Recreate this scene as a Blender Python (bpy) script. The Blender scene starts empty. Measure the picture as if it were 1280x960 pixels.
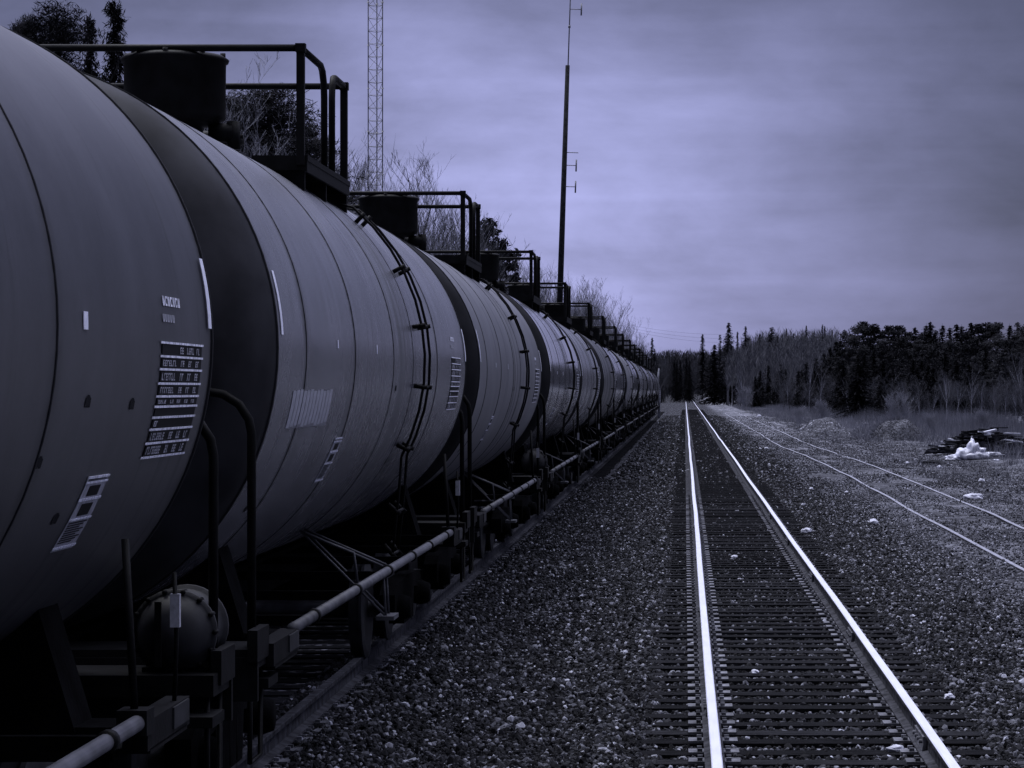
import bpy, math, random
import numpy as np
from mathutils import Vector, noise as mnoise
sc = bpy.context.scene
R = math.radians
# ------------------------------------------------------------ camera
cam_d = bpy.data.cameras.new('camera'); cam = bpy.data.objects.new('camera', cam_d)
sc.collection.objects.link(cam); sc.camera = cam
cam.location = (0, 0, 2.39); cam.rotation_euler = (R(90), 0, 0)
cam_d.sensor_width = 36; cam_d.lens = 90.0
cam_d.shift_x = -216 / 1280; cam_d.shift_y = 7 / 1280
cam_d.clip_start = 0.3; cam_d.clip_end = 6000
# ------------------------------------------------------------ exposure
sc.view_settings.view_transform = 'Standard'; sc.view_settings.look = 'None'
sc.view_settings.exposure = 0.62; sc.view_settings.gamma = 1; sc.view_settings.use_curve_mapping = False
# ------------------------------------------------------------ sun (hidden behind cloud, ahead and right)
SUN_EL, SUN_AZ = R(60), R(-42)          # azimuth from +Y towards +X
sd = bpy.data.lights.new('sun', 'SUN'); sd.energy = 1.2; sd.angle = R(22); sd.color = (.96, .97, 1.0)
so = bpy.data.objects.new('sun', sd); sc.collection.objects.link(so)
dv = Vector((math.sin(SUN_AZ) * math.cos(SUN_EL), math.cos(SUN_AZ) * math.cos(SUN_EL), math.sin(SUN_EL)))
so.rotation_euler = dv.to_track_quat('Z', 'Y').to_euler(); so.location = (30, 0, 60)
# ------------------------------------------------------------ world: heavy violet overcast
w = bpy.data.worlds.new('World'); sc.world = w; w.use_nodes = True
nt = w.node_tree; N = nt.nodes; L = nt.links; N.clear()
def nd(t, **k):
    n = N.new(t)
    for a, b in k.items():
        if a == 'inp':
            for i, val in b.items(): n.inputs[i].default_value = val
        else: setattr(n, a, b)
    return n
def wmath(op, a, b=None, clamp=False):
    n = N.new('ShaderNodeMath'); n.operation = op; n.use_clamp = clamp
    for i, q in enumerate((a, b)):
        if q is None: continue
        if isinstance(q, (int, float)): n.inputs[i].default_value = q
        else: L.new(q, n.inputs[i])
    return n.outputs[0]
out = nd('ShaderNodeOutputWorld')
sky = nd('ShaderNodeTexSky', sky_type='NISHITA', sun_disc=False, sun_elevation=SUN_EL, sun_rotation=SUN_AZ)
bg1 = nd('ShaderNodeBackground', inp={1: 0.05}); L.new(sky.outputs[0], bg1.inputs[0])
tc = nd('ShaderNodeTexCoord'); sep = nd('ShaderNodeSeparateXYZ'); L.new(tc.outputs['Generated'], sep.inputs[0])
# cloud layers: long flat banks low over the horizon
mp = nd('ShaderNodeMapping'); mp.inputs['Scale'].default_value = (9, 9, 19); mp.inputs['Location'].default_value = (2.3, .6, .35)
L.new(tc.outputs['Generated'], mp.inputs[0])
nz = nd('ShaderNodeTexNoise', inp={'Scale': 1.0, 'Detail': 7, 'Roughness': .58, 'Distortion': .15}); L.new(mp.outputs[0], nz.inputs['Vector'])
mp2 = nd('ShaderNodeMapping'); mp2.inputs['Scale'].default_value = (5, 5, 75); mp2.inputs['Location'].default_value = (0.3, 3.6, 1.2)
L.new(tc.outputs['Generated'], mp2.inputs[0])
nz2 = nd('ShaderNodeTexNoise', inp={'Scale': 1.0, 'Detail': 3, 'Roughness': .5, 'Distortion': .5}); L.new(mp2.outputs[0], nz2.inputs['Vector'])
c1 = wmath('ADD', wmath('MULTIPLY', wmath('SUBTRACT', nz.outputs[0], .5), 1.0), wmath('MULTIPLY', wmath('SUBTRACT', nz2.outputs[0], .5), .28))
# thin place in the cloud to the left of the track: broad bright lobe
gx = wmath('SUBTRACT', sep.outputs['X'], -0.075); gz = wmath('SUBTRACT', sep.outputs['Z'], 0.052)
r2 = wmath('ADD', wmath('MULTIPLY', wmath('MULTIPLY', gx, gx), 46.0), wmath('MULTIPLY', wmath('MULTIPLY', gz, gz), 70.0))
lobe = wmath('POWER', 2.718, wmath('MULTIPLY', r2, -1.0))
lobe = wmath('MULTIPLY', lobe, wmath('GREATER_THAN', sep.outputs['Y'], 0.0))
# general brightness by elevation: dim near horizon, brighter above (overcast)
elev = wmath('POWER', wmath('MULTIPLY', wmath('SUBTRACT', sep.outputs['Z'], 0.16), 1.35, True), 1.5)
dip = wmath('SUBTRACT', 1.0, wmath('MULTIPLY', wmath('MULTIPLY', wmath('SUBTRACT', sep.outputs['Z'], 0.12), 6.0, True), 0.55))
base = wmath('MULTIPLY', wmath('ADD', 0.112, wmath('MULTIPLY', lobe, 0.36)), dip)
bri = wmath('MULTIPLY', base, wmath('ADD', 1.0, wmath('MULTIPLY', c1, 1.5)))
low = nd('ShaderNodeMix', data_type='RGBA'); low.inputs[6].default_value = (.555, .575, 1.07, 1); low.inputs[7].default_value = (.95, .97, 1.12, 1)
L.new(elev, low.inputs[0])
side = wmath('SUBTRACT', 1.0, wmath('MULTIPLY', wmath('MULTIPLY', wmath('SUBTRACT', sep.outputs['X'], 0.0), 1.8, True), wmath('SUBTRACT', 0.96, wmath('MULTIPLY', sep.outputs['Z'], 1.1, True))))
sc1 = nd('ShaderNodeVectorMath', operation='SCALE'); L.new(low.outputs[2], sc1.inputs[0])
hi = wmath('ADD', wmath('MULTIPLY', bri, wmath('SUBTRACT', 1.0, elev)), wmath('MULTIPLY', elev, 2.3))
back = wmath('SUBTRACT', 1.0, wmath('MULTIPLY', wmath('MULTIPLY', sep.outputs['Y'], -2.2, True), 0.85))
L.new(wmath('MULTIPLY', wmath('MULTIPLY', hi, side), back), sc1.inputs['Scale'])
bg2 = nd('ShaderNodeBackground', inp={1: 1.0}); L.new(sc1.outputs[0], bg2.inputs[0])
mx = nd('ShaderNodeMixShader', inp={0: .93}); L.new(bg1.outputs[0], mx.inputs[1]); L.new(bg2.outputs[0], mx.inputs[2])
L.new(mx.outputs[0], out.inputs[0])

# ------------------------------------------------------------ helpers
rnd = random.Random(7)
def tint(v): return (v * .93, v * .95, v * 1.15, 1)
def material(name, v, rough=.8, metal=0.0, var=0.0, scale=6.0, stretch=(1, 1, 1), bump=0.0, bscale=40.0, detail=5, spec=.5, v2=None, ramp=(.35, .65), rand=0.0, coord='Object'):
    m = bpy.data.materials.new(name); m.use_nodes = True; t = m.node_tree; n = t.nodes; l = t.links
    b = n['Principled BSDF']; b.inputs['Roughness'].default_value = rough; b.inputs['Metallic'].default_value = metal
    b.inputs['Specular IOR Level'].default_value = spec; b.inputs['Base Color'].default_value = tint(v)
    tc = n.new('ShaderNodeTexCoord'); mp = n.new('ShaderNodeMapping'); mp.inputs['Scale'].default_value = stretch
    l.new(tc.outputs[coord], mp.inputs[0])
    if var or v2 is not None:
        z = n.new('ShaderNodeTexNoise'); z.inputs['Scale'].default_value = scale; z.inputs['Detail'].default_value = detail
        l.new(mp.outputs[0], z.inputs['Vector'])
        r = n.new('ShaderNodeValToRGB'); r.color_ramp.elements[0].position = ramp[0]; r.color_ramp.elements[1].position = ramp[1]
        a = v * (1 - var); c = v * (1 + var) if v2 is None else v2
        r.color_ramp.elements[0].color = tint(a); r.color_ramp.elements[1].color = tint(c)
        l.new(z.outputs[0], r.inputs[0]); src = r.outputs[0]
        if rand:
            oi = n.new('ShaderNodeObjectInfo'); mr = n.new('ShaderNodeMapRange'); mr.inputs[3].default_value = 1 - rand; mr.inputs[4].default_value = 1 + rand
            l.new(oi.outputs['Random'], mr.inputs[0])
            vm = n.new('ShaderNodeVectorMath'); vm.operation = 'SCALE'; l.new(src, vm.inputs[0]); l.new(mr.outputs[0], vm.inputs['Scale']); src = vm.outputs[0]
        l.new(src, b.inputs['Base Color'])
    if bump:
        z = n.new('ShaderNodeTexNoise'); z.inputs['Scale'].default_value = bscale; z.inputs['Detail'].default_value = 4
        l.new(mp.outputs[0], z.inputs['Vector']); bp = n.new('ShaderNodeBump'); bp.inputs['Strength'].default_value = bump; bp.inputs['Distance'].default_value = .02
        l.new(z.outputs[0], bp.inputs['Height']); l.new(bp.outputs[0], b.inputs['Normal'])
    return m

def tag(o, label=None, cat=None, group=None, kind=None):
    for k, val in (('label', label), ('category', cat), ('group', group), ('kind', kind)):
        if val: o[k] = val
    return o

class MB:
    def __init__(s): s.v = []; s.f = []; s.sm = []; s.mi = []
    def add(s, vs, fs, smooth=False, mi=0):
        b = len(s.v); s.v.extend([tuple(p) for p in vs])
        for f in fs: s.f.append(tuple(i + b for i in f)); s.sm.append(smooth); s.mi.append(mi)
        return s
    def box(s, c, d, rz=0, mi=0, taper=1.0):
        hx, hy, hz = d[0] / 2, d[1] / 2, d[2] / 2; ca, sa = math.cos(rz), math.sin(rz); vs = []
        for z in (-hz, hz):
            k = taper if z > 0 else 1
            for x, y in ((-hx, -hy), (hx, -hy), (hx, hy), (-hx, hy)):
                x *= k; y *= k
                vs.append((c[0] + x * ca - y * sa, c[1] + x * sa + y * ca, c[2] + z))
        return s.add(vs, [(3, 2, 1, 0), (4, 5, 6, 7), (0, 1, 5, 4), (1, 2, 6, 5), (2, 3, 7, 6), (3, 0, 4, 7)], False, mi)
    def tube(s, pts, r, n=8, cap=True, smooth=True, mi=0):
        pts = [Vector(p) for p in pts]; m = len(pts)
        rr = r if isinstance(r, (list, tuple)) else [r] * m
        vs = []; up = None
        for i, p in enumerate(pts):
            t = (pts[min(i + 1, m - 1)] - pts[max(i - 1, 0)]).normalized()
            if up is None:
                up = Vector((0, 0, 1)) if abs(t.z) < .9 else Vector((1, 0, 0))
            a = t.cross(up)
            if a.length < 1e-4: a = t.orthogonal()
            a.normalize(); b = a.cross(t).normalized(); up = b
            for k in range(n):
                q = 2 * math.pi * k / n; vs.append(p + (a * math.cos(q) + b * math.sin(q)) * rr[i])
        fs = [(i * n + k, i * n + (k + 1) % n, (i + 1) * n + (k + 1) % n, (i + 1) * n + k) for i in range(m - 1) for k in range(n)]
        if cap: fs += [tuple(range(n))[::-1], tuple(range((m - 1) * n, m * n))]
        return s.add(vs, fs, smooth, mi)
    def lathe(s, prof, c=(0, 0, 0), axis='z', n=32, smooth=True, mi=0):
        vs = []
        for r, h in prof:
            for k in range(n):
                q = 2 * math.pi * k / n; a, b = r * math.cos(q), r * math.sin(q)
                p = {'z': (a, b, h), 'y': (a, h, b), 'x': (h, a, b)}[axis]
                vs.append((c[0] + p[0], c[1] + p[1], c[2] + p[2]))
        m = len(prof); fs = []
        for i in range(m - 1):
            for k in range(n):
                q = (i * n + k, i * n + (k + 1) % n, (i + 1) * n + (k + 1) % n, (i + 1) * n + k)
                fs.append(q if axis == 'z' else q[::-1] if axis == 'y' else q)
        fs += [tuple(range(n)), tuple(range((m - 1) * n, m * n))]
        return s.add(vs, fs, smooth, mi)
    def prism(s, poly, x0, x1, axis='x', mi=0):
        n = len(poly)
        def P(a, b, t): return {'x': (t, a, b), 'y': (a, t, b), 'z': (a, b, t)}[axis]
        vs = [P(a, b, x0) for a, b in poly] + [P(a, b, x1) for a, b in poly]
        fs = [tuple(range(n))[::-1], tuple(range(n, 2 * n))] + [(i, (i + 1) % n, (i + 1) % n + n, i + n) for i in range(n)]
        return s.add(vs, fs, False, mi)
    def patch(s, y0, y1, a0, a1, r, th=.003, mi=0, n=None):
        """thin curved plate on a cylinder round the Y axis; angles in degrees from +X up"""
        n = n or max(1, int(abs(a1 - a0) / 2)); vs = []
        for i in range(n + 1):
            a = R(a0 + (a1 - a0) * i / n)
            for rr in (r, r + th):
                for y in (y0, y1): vs.append((rr * math.cos(a), y, rr * math.sin(a)))
        fs = []
        for i in range(n):
            b = i * 4; c = b + 4
            fs += [(b + 2, b + 3, c + 3, c + 2), (b, b + 2, c + 2, c), (b + 1, c + 1, c + 3, b + 3)]
        fs += [(0, 1, 3, 2), (n * 4, n * 4 + 2, n * 4 + 3, n * 4 + 1)]
        return s.add(vs, fs, False, mi)
    def build(s, name, mats, parent=None, loc=(0, 0, 0)):
        me = bpy.data.meshes.new(name); me.from_pydata(s.v, [], s.f); me.polygons.foreach_set('use_smooth', s.sm)
        if not isinstance(mats, (list, tuple)): mats = [mats]
        for m in mats: me.materials.append(m)
        if len(mats) > 1: me.polygons.foreach_set('material_index', s.mi)
        me.update()
        o = bpy.data.objects.new(name, me); sc.collection.objects.link(o); o.location = loc
        if parent: o.parent = parent
        return o
def empty(name, loc=(0, 0, 0), rz=0):
    o = bpy.data.objects.new(name, None); sc.collection.objects.link(o); o.location = loc; o.rotation_euler = (0, 0, rz); return o
def copy_tree(o, parent=None, keep=None):
    c = o.copy(); sc.collection.objects.link(c); c.parent = parent
    for ch in o.children:
        if keep is None or keep(ch): copy_tree(ch, c)
    return c
def arc(c, r, a0, a1, n, plane='xz', other=0):
    o = []
    for i in range(n + 1):
        a = R(a0 + (a1 - a0) * i / n); p, q = c[0] + r * math.cos(a), c[1] + r * math.sin(a)
        o.append((p, other, q) if plane == 'xz' else (other, p, q))
    return o

# ------------------------------------------------------------ materials
M = dict(
    tank=material('weathered_black_tank_paint', .20, .42, var=.2, scale=2.2, stretch=(.35, 2.4, .35), rand=.12, ramp=(.25, .75), spec=0.32),
    tankdark=material('vignette_dark_tank_paint', .095, .55, var=.18, scale=2.2, stretch=(.35, 2.0, .35), ramp=(.25, .75), spec=0.12),
    tankgloss=material('glossy_black_tank_paint', .19, .2, var=.2, scale=2.2, stretch=(.35, 2.4, .35), spec=.6, ramp=(.25, .75)),
    head=material('shade_dark_tank_head_paint', .030, .5, var=.4, scale=2.5, spec=0.06),  # darker than the shell: shade of the gap between cars put into the colour
    headshade=material('shade_black_tank_head_paint', .016, .6, var=.3, scale=2.5, spec=.04),  # deeper gap shade put into the colour for the cars farther back
    seam=material('weld_seam_grime', .02, .7, spec=0.05),
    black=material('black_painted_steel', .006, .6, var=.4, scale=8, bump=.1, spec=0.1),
    undershade=material('shade_black_underframe_steel', .004, .95, var=.5, scale=5, bump=.2, spec=0.03),  # near-black base colour stands in for the deep shade under the cars
    pipe=material('worn_grey_pipe', .09, .5, var=.3, scale=7, spec=0.3),
    decal=material('stencil_black', .012, .6, spec=0.1), white=material('reflective_white_strip', .95, .5, var=.1, scale=30),
    stencil=material('faded_white_stencil', .85, .7, var=.35, scale=40),
    ghost=material('washed_out_stencil', .42, .6, var=.3, scale=25, stretch=(1, 4, 1)),
    wash=material('washed_sticker_film', .22, .6, var=.25, scale=9),
    dim=material('dim_stencil', .4, .7, var=.5, scale=60),
    wheel=material('wheel_steel', .06, .45, metal=.6, var=.3, spec=0.1),
    reservoir=material('grey_reservoir_paint', .026, .6, var=.4, scale=6, spec=0.2),
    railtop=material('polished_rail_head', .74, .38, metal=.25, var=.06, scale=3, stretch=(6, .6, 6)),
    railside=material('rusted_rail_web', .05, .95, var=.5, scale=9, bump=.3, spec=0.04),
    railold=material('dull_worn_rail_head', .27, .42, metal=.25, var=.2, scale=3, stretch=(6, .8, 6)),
    sleeper=material('creosoted_timber', .014, 1.0, var=.6, scale=3, stretch=(1.2, 16, 16), bump=.5, bscale=12, rand=.4, spec=0.02),
    plate=material('rusty_tie_plate', .10, .6, var=.5, scale=12, rand=.4, spec=0.15),
    bark=material('dark_bark', .05, .9, var=.5, scale=6, bump=.3, spec=0.03), birch=material('pale_birch_bark', .26, .8, var=.5, scale=4, stretch=(1, 1, 3), spec=0.05),
    twig=material('grey_twigs', .095, .9, var=.3, scale=.6, spec=0.02), twigpale=material('pale_twigs', .22, .9, var=.3, scale=.6, spec=0.02),
    twigdark=material('dim_twigs', .05, .9, var=.4, scale=.2, spec=0.02),
    needle=material('dark_needles', .014, 1.0, var=.6, scale=.9, rand=.25, spec=0.02), needle2=material('dusky_pine_needles', .024, 1.0, var=.6, scale=1.2, rand=.25, spec=0.02),
    grass=material('dead_grass', .14, .9, var=.5, scale=.35, spec=0.02), brush=material('brush_stems', .17, .9, var=.5, scale=.3, spec=0.02),
    galv=material('galvanised_steel', .22, .55, metal=.2, var=.2), pole=material('tarred_pole', .02, .8, var=.4, scale=5, spec=0.05),
    chalk=material('pale_stone', .55, .8, var=.2, scale=12, bump=.4), tarp=material('white_plastic_sheet', .55, .5, var=.1, scale=4),
    board=material('weathered_board', .09, .85, var=.6, scale=4, spec=0.05), boarddark=material('black_board', .02, .85, var=.5, scale=4, spec=0.03),
    boardpale=material('bleached_board', .5, .8, var=.25, scale=4), leaf=material('leaf_litter', .10, .9, var=.7, scale=9, bump=.6, bscale=25, spec=0.02),
)

def tank_material(name, v, rough, spec, seed=0.0, grime=.6):
    """painted shell: drip streaks round the barrel, broad mottling, a spill stain under the manway, faint dents"""
    m = bpy.data.materials.new(name); m.use_nodes = True; t = m.node_tree; n = t.nodes; l = t.links; b = n['Principled BSDF']
    b.inputs['Specular IOR Level'].default_value = spec
    tc = n.new('ShaderNodeTexCoord'); sp = n.new('ShaderNodeSeparateXYZ'); l.new(tc.outputs['Object'], sp.inputs[0])
    oi = n.new('ShaderNodeObjectInfo')
    def noise(scale, stretch, detail, loc):
        mp = n.new('ShaderNodeMapping'); mp.inputs['Scale'].default_value = stretch; mp.inputs['Location'].default_value = (loc, loc * 2, seed); l.new(tc.outputs['Object'], mp.inputs[0])
        ad = n.new('ShaderNodeVectorMath'); ad.operation = 'ADD'; l.new(mp.outputs[0], ad.inputs[0]); sc_ = n.new('ShaderNodeVectorMath'); sc_.operation = 'SCALE'; sc_.inputs[0].default_value = (9, 31, 17); l.new(oi.outputs['Random'], sc_.inputs['Scale']); l.new(sc_.outputs[0], ad.inputs[1])
        z = n.new('ShaderNodeTexNoise'); z.inputs['Scale'].default_value = scale; z.inputs['Detail'].default_value = detail; z.inputs['Roughness'].default_value = .6; l.new(ad.outputs[0], z.inputs['Vector']); return z.outputs[0]
    def mr(sock, a, c, d, e):
        q = n.new('ShaderNodeMapRange'); q.interpolation_type = 'SMOOTHSTEP'
        for i, x in zip((1, 2, 3, 4), (a, c, d, e)): q.inputs[i].default_value = x
        l.new(sock, q.inputs[0]); return q.outputs[0]
    def ma(op, a, c):
        q = n.new('ShaderNodeMath'); q.operation = op
        for i, x in enumerate((a, c)):
            if isinstance(x, (int, float)): q.inputs[i].default_value = x
            else: l.new(x, q.inputs[i])
        return q.outputs[0]
    streak = ma('MULTIPLY', mr(noise(1, (.5, 7, .5), 6, 1.0), .52, .72, 0, 1), mr(noise(1, (.9, .7, .9), 3, 4.0), .42, .62, 0, 1))
    mott = mr(noise(1.3, (1, 1, 1), 5, 7.0), .3, .7, .82, 1.15)
    fine = mr(noise(26, (1, 1, 1), 3, 2.0), .3, .7, .93, 1.07)
    sy = ma('ABSOLUTE', ma('SUBTRACT', sp.outputs['Y'], .15), 0.0)
    spill = ma('MULTIPLY', mr(sy, .1, .75, 1, 0), mr(noise(1, (.6, 5, .6), 5, 9.0), .38, .62, 0, 1))
    ring = None
    for y in (-5.78, -4.75, -2.6, 2.9, 5.78):
        q = mr(ma('ABSOLUTE', ma('SUBTRACT', sp.outputs['Y'], y), 0.0), .0, .13, .55, 0); ring = q if ring is None else ma('MAXIMUM', ring, q)
    ring = ma('MULTIPLY', ring, mr(noise(2.2, (1, 1, 1), 3, 5.0), .35, .65, .2, 1))
    dark = ma('SUBTRACT', 1.0, ma('MULTIPLY', ma('MAXIMUM', ma('MAXIMUM', ma('MULTIPLY', streak, .45), ma('MULTIPLY', spill, .6)), ring), grime))
    val = ma('MULTIPLY', ma('MULTIPLY', dark, mott), ma('MULTIPLY', fine, mr(oi.outputs['Random'], 0, 1, .85, 1.15)))
    c = n.new('ShaderNodeVectorMath'); c.operation = 'SCALE'; c.inputs[0].default_value = tint(v)[:3]; l.new(val, c.inputs['Scale']); l.new(c.outputs[0], b.inputs['Base Color'])
    l.new(ma('ADD', rough, ma('MULTIPLY', ma('SUBTRACT', 1.0, dark), .5)), b.inputs['Roughness'])
    bp = n.new('ShaderNodeBump'); bp.inputs['Strength'].default_value = .35; bp.inputs['Distance'].default_value = .03; l.new(noise(.9, (1, 1.6, 1), 2, 3.0), bp.inputs['Height']); l.new(bp.outputs[0], b.inputs['Normal'])
    return m
M['tank'] = tank_material('weathered_black_tank_paint', .13, .26, .7)
M['tankdark'] = tank_material('vignette_dark_tank_paint', .068, .36, .5, 3.0)  # vignette at the left edge put into a darker base colour, for the first car
M['tankgloss'] = tank_material('glossy_black_tank_paint', .12, .14, .75, 6.0, .4)
M['tankmatt'] = tank_material('matt_black_tank_paint', .14, .42, .5, 8.0, .8)
# ------------------------------------------------------------ ground
def sstep(a, b, x):
    t = np.clip((x - a) / (b - a), 0, 1); return t * t * (3 - 2 * t)
rng = np.random.default_rng(3)
_tab = rng.random((256, 256))
def vnoise(x, y):
    xi = np.floor(x).astype(int); yi = np.floor(y).astype(int); fx = x - xi; fy = y - yi
    fx = fx * fx * (3 - 2 * fx); fy = fy * fy * (3 - 2 * fy); T = lambda a, b: _tab[a % 256, b % 256]
    return (T(xi, yi) * (1 - fx) + T(xi + 1, yi) * fx) * (1 - fy) + (T(xi, yi + 1) * (1 - fx) + T(xi + 1, yi + 1) * fx) * fy
def gz(x, y):
    x = np.asarray(x, float); y = np.asarray(y, float)
    z = -0.205 + 0 * x
    z = z - .115 * sstep(2.5, 3.9, x) - .17 * sstep(6.9, 10, x)          # falls from the ballast shoulder to the siding
    z = z - .08 * (sstep(-.5, -1.0, x) * (1 - sstep(-2.0, -2.4, x)))   # shallow dip between the two tracks
    z = z - .016 * (sstep(-.35, -.2, x) * (1 - sstep(2.1, 2.3, x)))
    z = z - .6 * sstep(-5.0, -7.5, x)
    rough = sstep(3.0, 4.5, x)
    z = z + rough * ((vnoise(x * .7, y * .25) - .5) * .10 * (1 - .6 * (sstep(4.2, 4.6, x) * (1 - sstep(6.9, 7.4, x)))) + (vnoise(x * 2.3, y * 1.1) - .5) * .05 * sstep(6.9, 7.6, x))
    z = z + sstep(9, 20, x) * (vnoise(x * .2 + 7, y * .06) - .4) * .6
    hill = sstep(6.8, 19, x) * sstep(400, 600, y) * 6.5 + sstep(20, 70, x) * 3.0 * sstep(120, 300, y)
    hill = hill + sstep(-12, -60, x) * 4 + sstep(560, 760, y) * 3.5 * (1 - sstep(2, 45, x))
    return z + hill
xs = np.unique(np.concatenate([np.linspace(-900, -40, 30), np.linspace(-40, -8, 30), np.linspace(-8, 12, 200), np.linspace(12, 60, 90), np.linspace(60, 1500, 50)]))
ys = np.unique(np.concatenate([np.linspace(-200, 6, 20), np.linspace(6, 60, 190), np.linspace(60, 260, 300), np.linspace(260, 800, 120), np.linspace(800, 4500, 40)]))
X, Y = np.meshgrid(xs, ys); Z = gz(X, Y)
nx, ny = len(xs), len(ys); V = np.stack([X.ravel(), Y.ravel(), Z.ravel()], 1)
ii = (np.arange(ny - 1)[:, None] * nx + np.arange(nx - 1)[None, :]).ravel()
F = np.stack([ii, ii + 1, ii + 1 + nx, ii + nx], 1)
def np_mesh(name, V, F, mats, smooth=False, mi=None):
    me = bpy.data.meshes.new(name); k = F.shape[1]
    me.vertices.add(len(V)); me.vertices.foreach_set('co', np.asarray(V, np.float32).ravel())
    me.loops.add(F.size); me.loops.foreach_set('vertex_index', F.astype(np.int32).ravel())
    me.polygons.add(len(F)); me.polygons.foreach_set('loop_start', np.arange(0, F.size, k, dtype=np.int32))
    me.polygons.foreach_set('loop_total', np.full(len(F), k, np.int32)); me.polygons.foreach_set('use_smooth', np.full(len(F), smooth))
    for m in (mats if isinstance(mats, (list, tuple)) else [mats]): me.materials.append(m)
    if mi is not None: me.polygons.foreach_set('material_index', mi.astype(np.int32))
    me.update(calc_edges=True); o = bpy.data.objects.new(name, me); sc.collection.objects.link(o); return o
def ground_material():
    m = bpy.data.materials.new('gravel_and_dirt'); m.use_nodes = True; t = m.node_tree; n = t.nodes; l = t.links; b = n['Principled BSDF']
    b.inputs['Roughness'].default_value = 1.0; b.inputs['Specular IOR Level'].default_value = .02
    tc = n.new('ShaderNodeTexCoord'); sp = n.new('ShaderNodeSeparateXYZ'); l.new(tc.outputs['Object'], sp.inputs[0])
    vo = n.new('ShaderNodeTexVoronoi'); vo.inputs['Scale'].default_value = 17; l.new(tc.outputs['Object'], vo.inputs['Vector'])
    vo2 = n.new('ShaderNodeTexVoronoi'); vo2.inputs['Scale'].default_value = 4.5; l.new(tc.outputs['Object'], vo2.inputs['Vector'])
    hs = n.new('ShaderNodeSeparateColor'); l.new(vo.outputs['Color'], hs.inputs[0])
    rp = n.new('ShaderNodeValToRGB'); e = rp.color_ramp; e.elements[0].position = .0; e.elements[0].color = tint(.012); e.elements[1].position = 1; e.elements[1].color = tint(.32)
    for p, c in ((.5, .022), (.85, .07), (.97, .2)):
        q = e.elements.new(p); q.color = tint(c)
    l.new(hs.outputs[0], rp.inputs[0])
    no = n.new('ShaderNodeTexNoise'); no.inputs['Scale'].default_value = .6; no.inputs['Detail'].default_value = 7; no.inputs['Roughness'].default_value = .65
    mp = n.new('ShaderNodeMapping'); mp.inputs['Scale'].default_value = (1, .35, 1); l.new(tc.outputs['Object'], mp.inputs[0]); l.new(mp.outputs[0], no.inputs['Vector'])
    rp2 = n.new('ShaderNodeValToRGB'); e = rp2.color_ramp; e.elements[0].position = .36; e.elements[0].color = tint(.06); e.elements[1].position = .7; e.elements[1].color = tint(.20)
    l.new(no.outputs[0], rp2.inputs[0])
    # trodden paler dirt around and between the siding rails, fading to dead grass beyond
    def mr(sock, a, c):
        q = n.new('ShaderNodeMapRange'); q.interpolation_type = 'SMOOTHSTEP'; q.inputs[1].default_value = a; q.inputs[2].default_value = c; l.new(sock, q.inputs[0]); return q.outputs[0]
    def mul(a, c, op='MULTIPLY'):
        q = n.new('ShaderNodeMath'); q.operation = op
        for i, s_ in enumerate((a, c)):
            if isinstance(s_, (int, float)): q.inputs[i].default_value = s_
            else: l.new(s_, q.inputs[i])
        return q.outputs[0]
    dirt = mr(sp.outputs['X'], 2.9, 4.6)
    nz_ = n.new('ShaderNodeTexNoise'); nz_.inputs['Scale'].default_value = 1.7; nz_.inputs['Detail'].default_value = 5; l.new(mp.outputs[0], nz_.inputs['Vector'])
    dirt = mul(dirt, mr(nz_.outputs[0], .30, .62))
    mix = n.new('ShaderNodeMix'); mix.data_type = 'RGBA'; l.new(dirt, mix.inputs[0]); l.new(rp.outputs[0], mix.inputs[6]); l.new(rp2.outputs[0], mix.inputs[7])
    cell = n.new('ShaderNodeMapRange'); cell.inputs[1].default_value = 0; cell.inputs[2].default_value = 1; cell.inputs[3].default_value = .35; cell.inputs[4].default_value = 1.45
    vo3 = n.new('ShaderNodeTexVoronoi'); vo3.inputs['Scale'].default_value = 11; l.new(tc.outputs['Object'], vo3.inputs['Vector']); h3 = n.new('ShaderNodeSeparateColor'); l.new(vo3.outputs['Color'], h3.inputs[0]); l.new(h3.outputs[1], cell.inputs[0])
    dm = n.new('ShaderNodeVectorMath'); dm.operation = 'SCALE'; l.new(rp2.outputs[0], dm.inputs[0]); l.new(cell.outputs[0], dm.inputs['Scale']); l.new(dm.outputs[0], mix.inputs[7])
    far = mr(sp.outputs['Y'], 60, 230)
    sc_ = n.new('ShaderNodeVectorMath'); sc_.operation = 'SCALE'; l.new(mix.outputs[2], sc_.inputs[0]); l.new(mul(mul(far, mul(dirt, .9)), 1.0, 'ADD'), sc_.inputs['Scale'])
    l.new(sc_.outputs[0], b.inputs['Base Color'])
    bp = n.new('ShaderNodeBump'); bp.inputs['Strength'].default_value = 1; bp.inputs['Distance'].default_value = .035; l.new(vo.outputs['Distance'], bp.inputs['Height']); bp.invert = True
    bp2 = n.new('ShaderNodeBump'); bp2.inputs['Strength'].default_value = .8; bp2.inputs['Distance'].default_value = .08; l.new(vo2.outputs['Distance'], bp2.inputs['Height']); l.new(bp.outputs[0], bp2.inputs['Normal'])
    l.new(bp2.outputs[0], b.inputs['Normal'])
    return m
ground = np_mesh('ground', V, F, ground_material(), True); ground['kind'] = 'structure'

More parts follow.
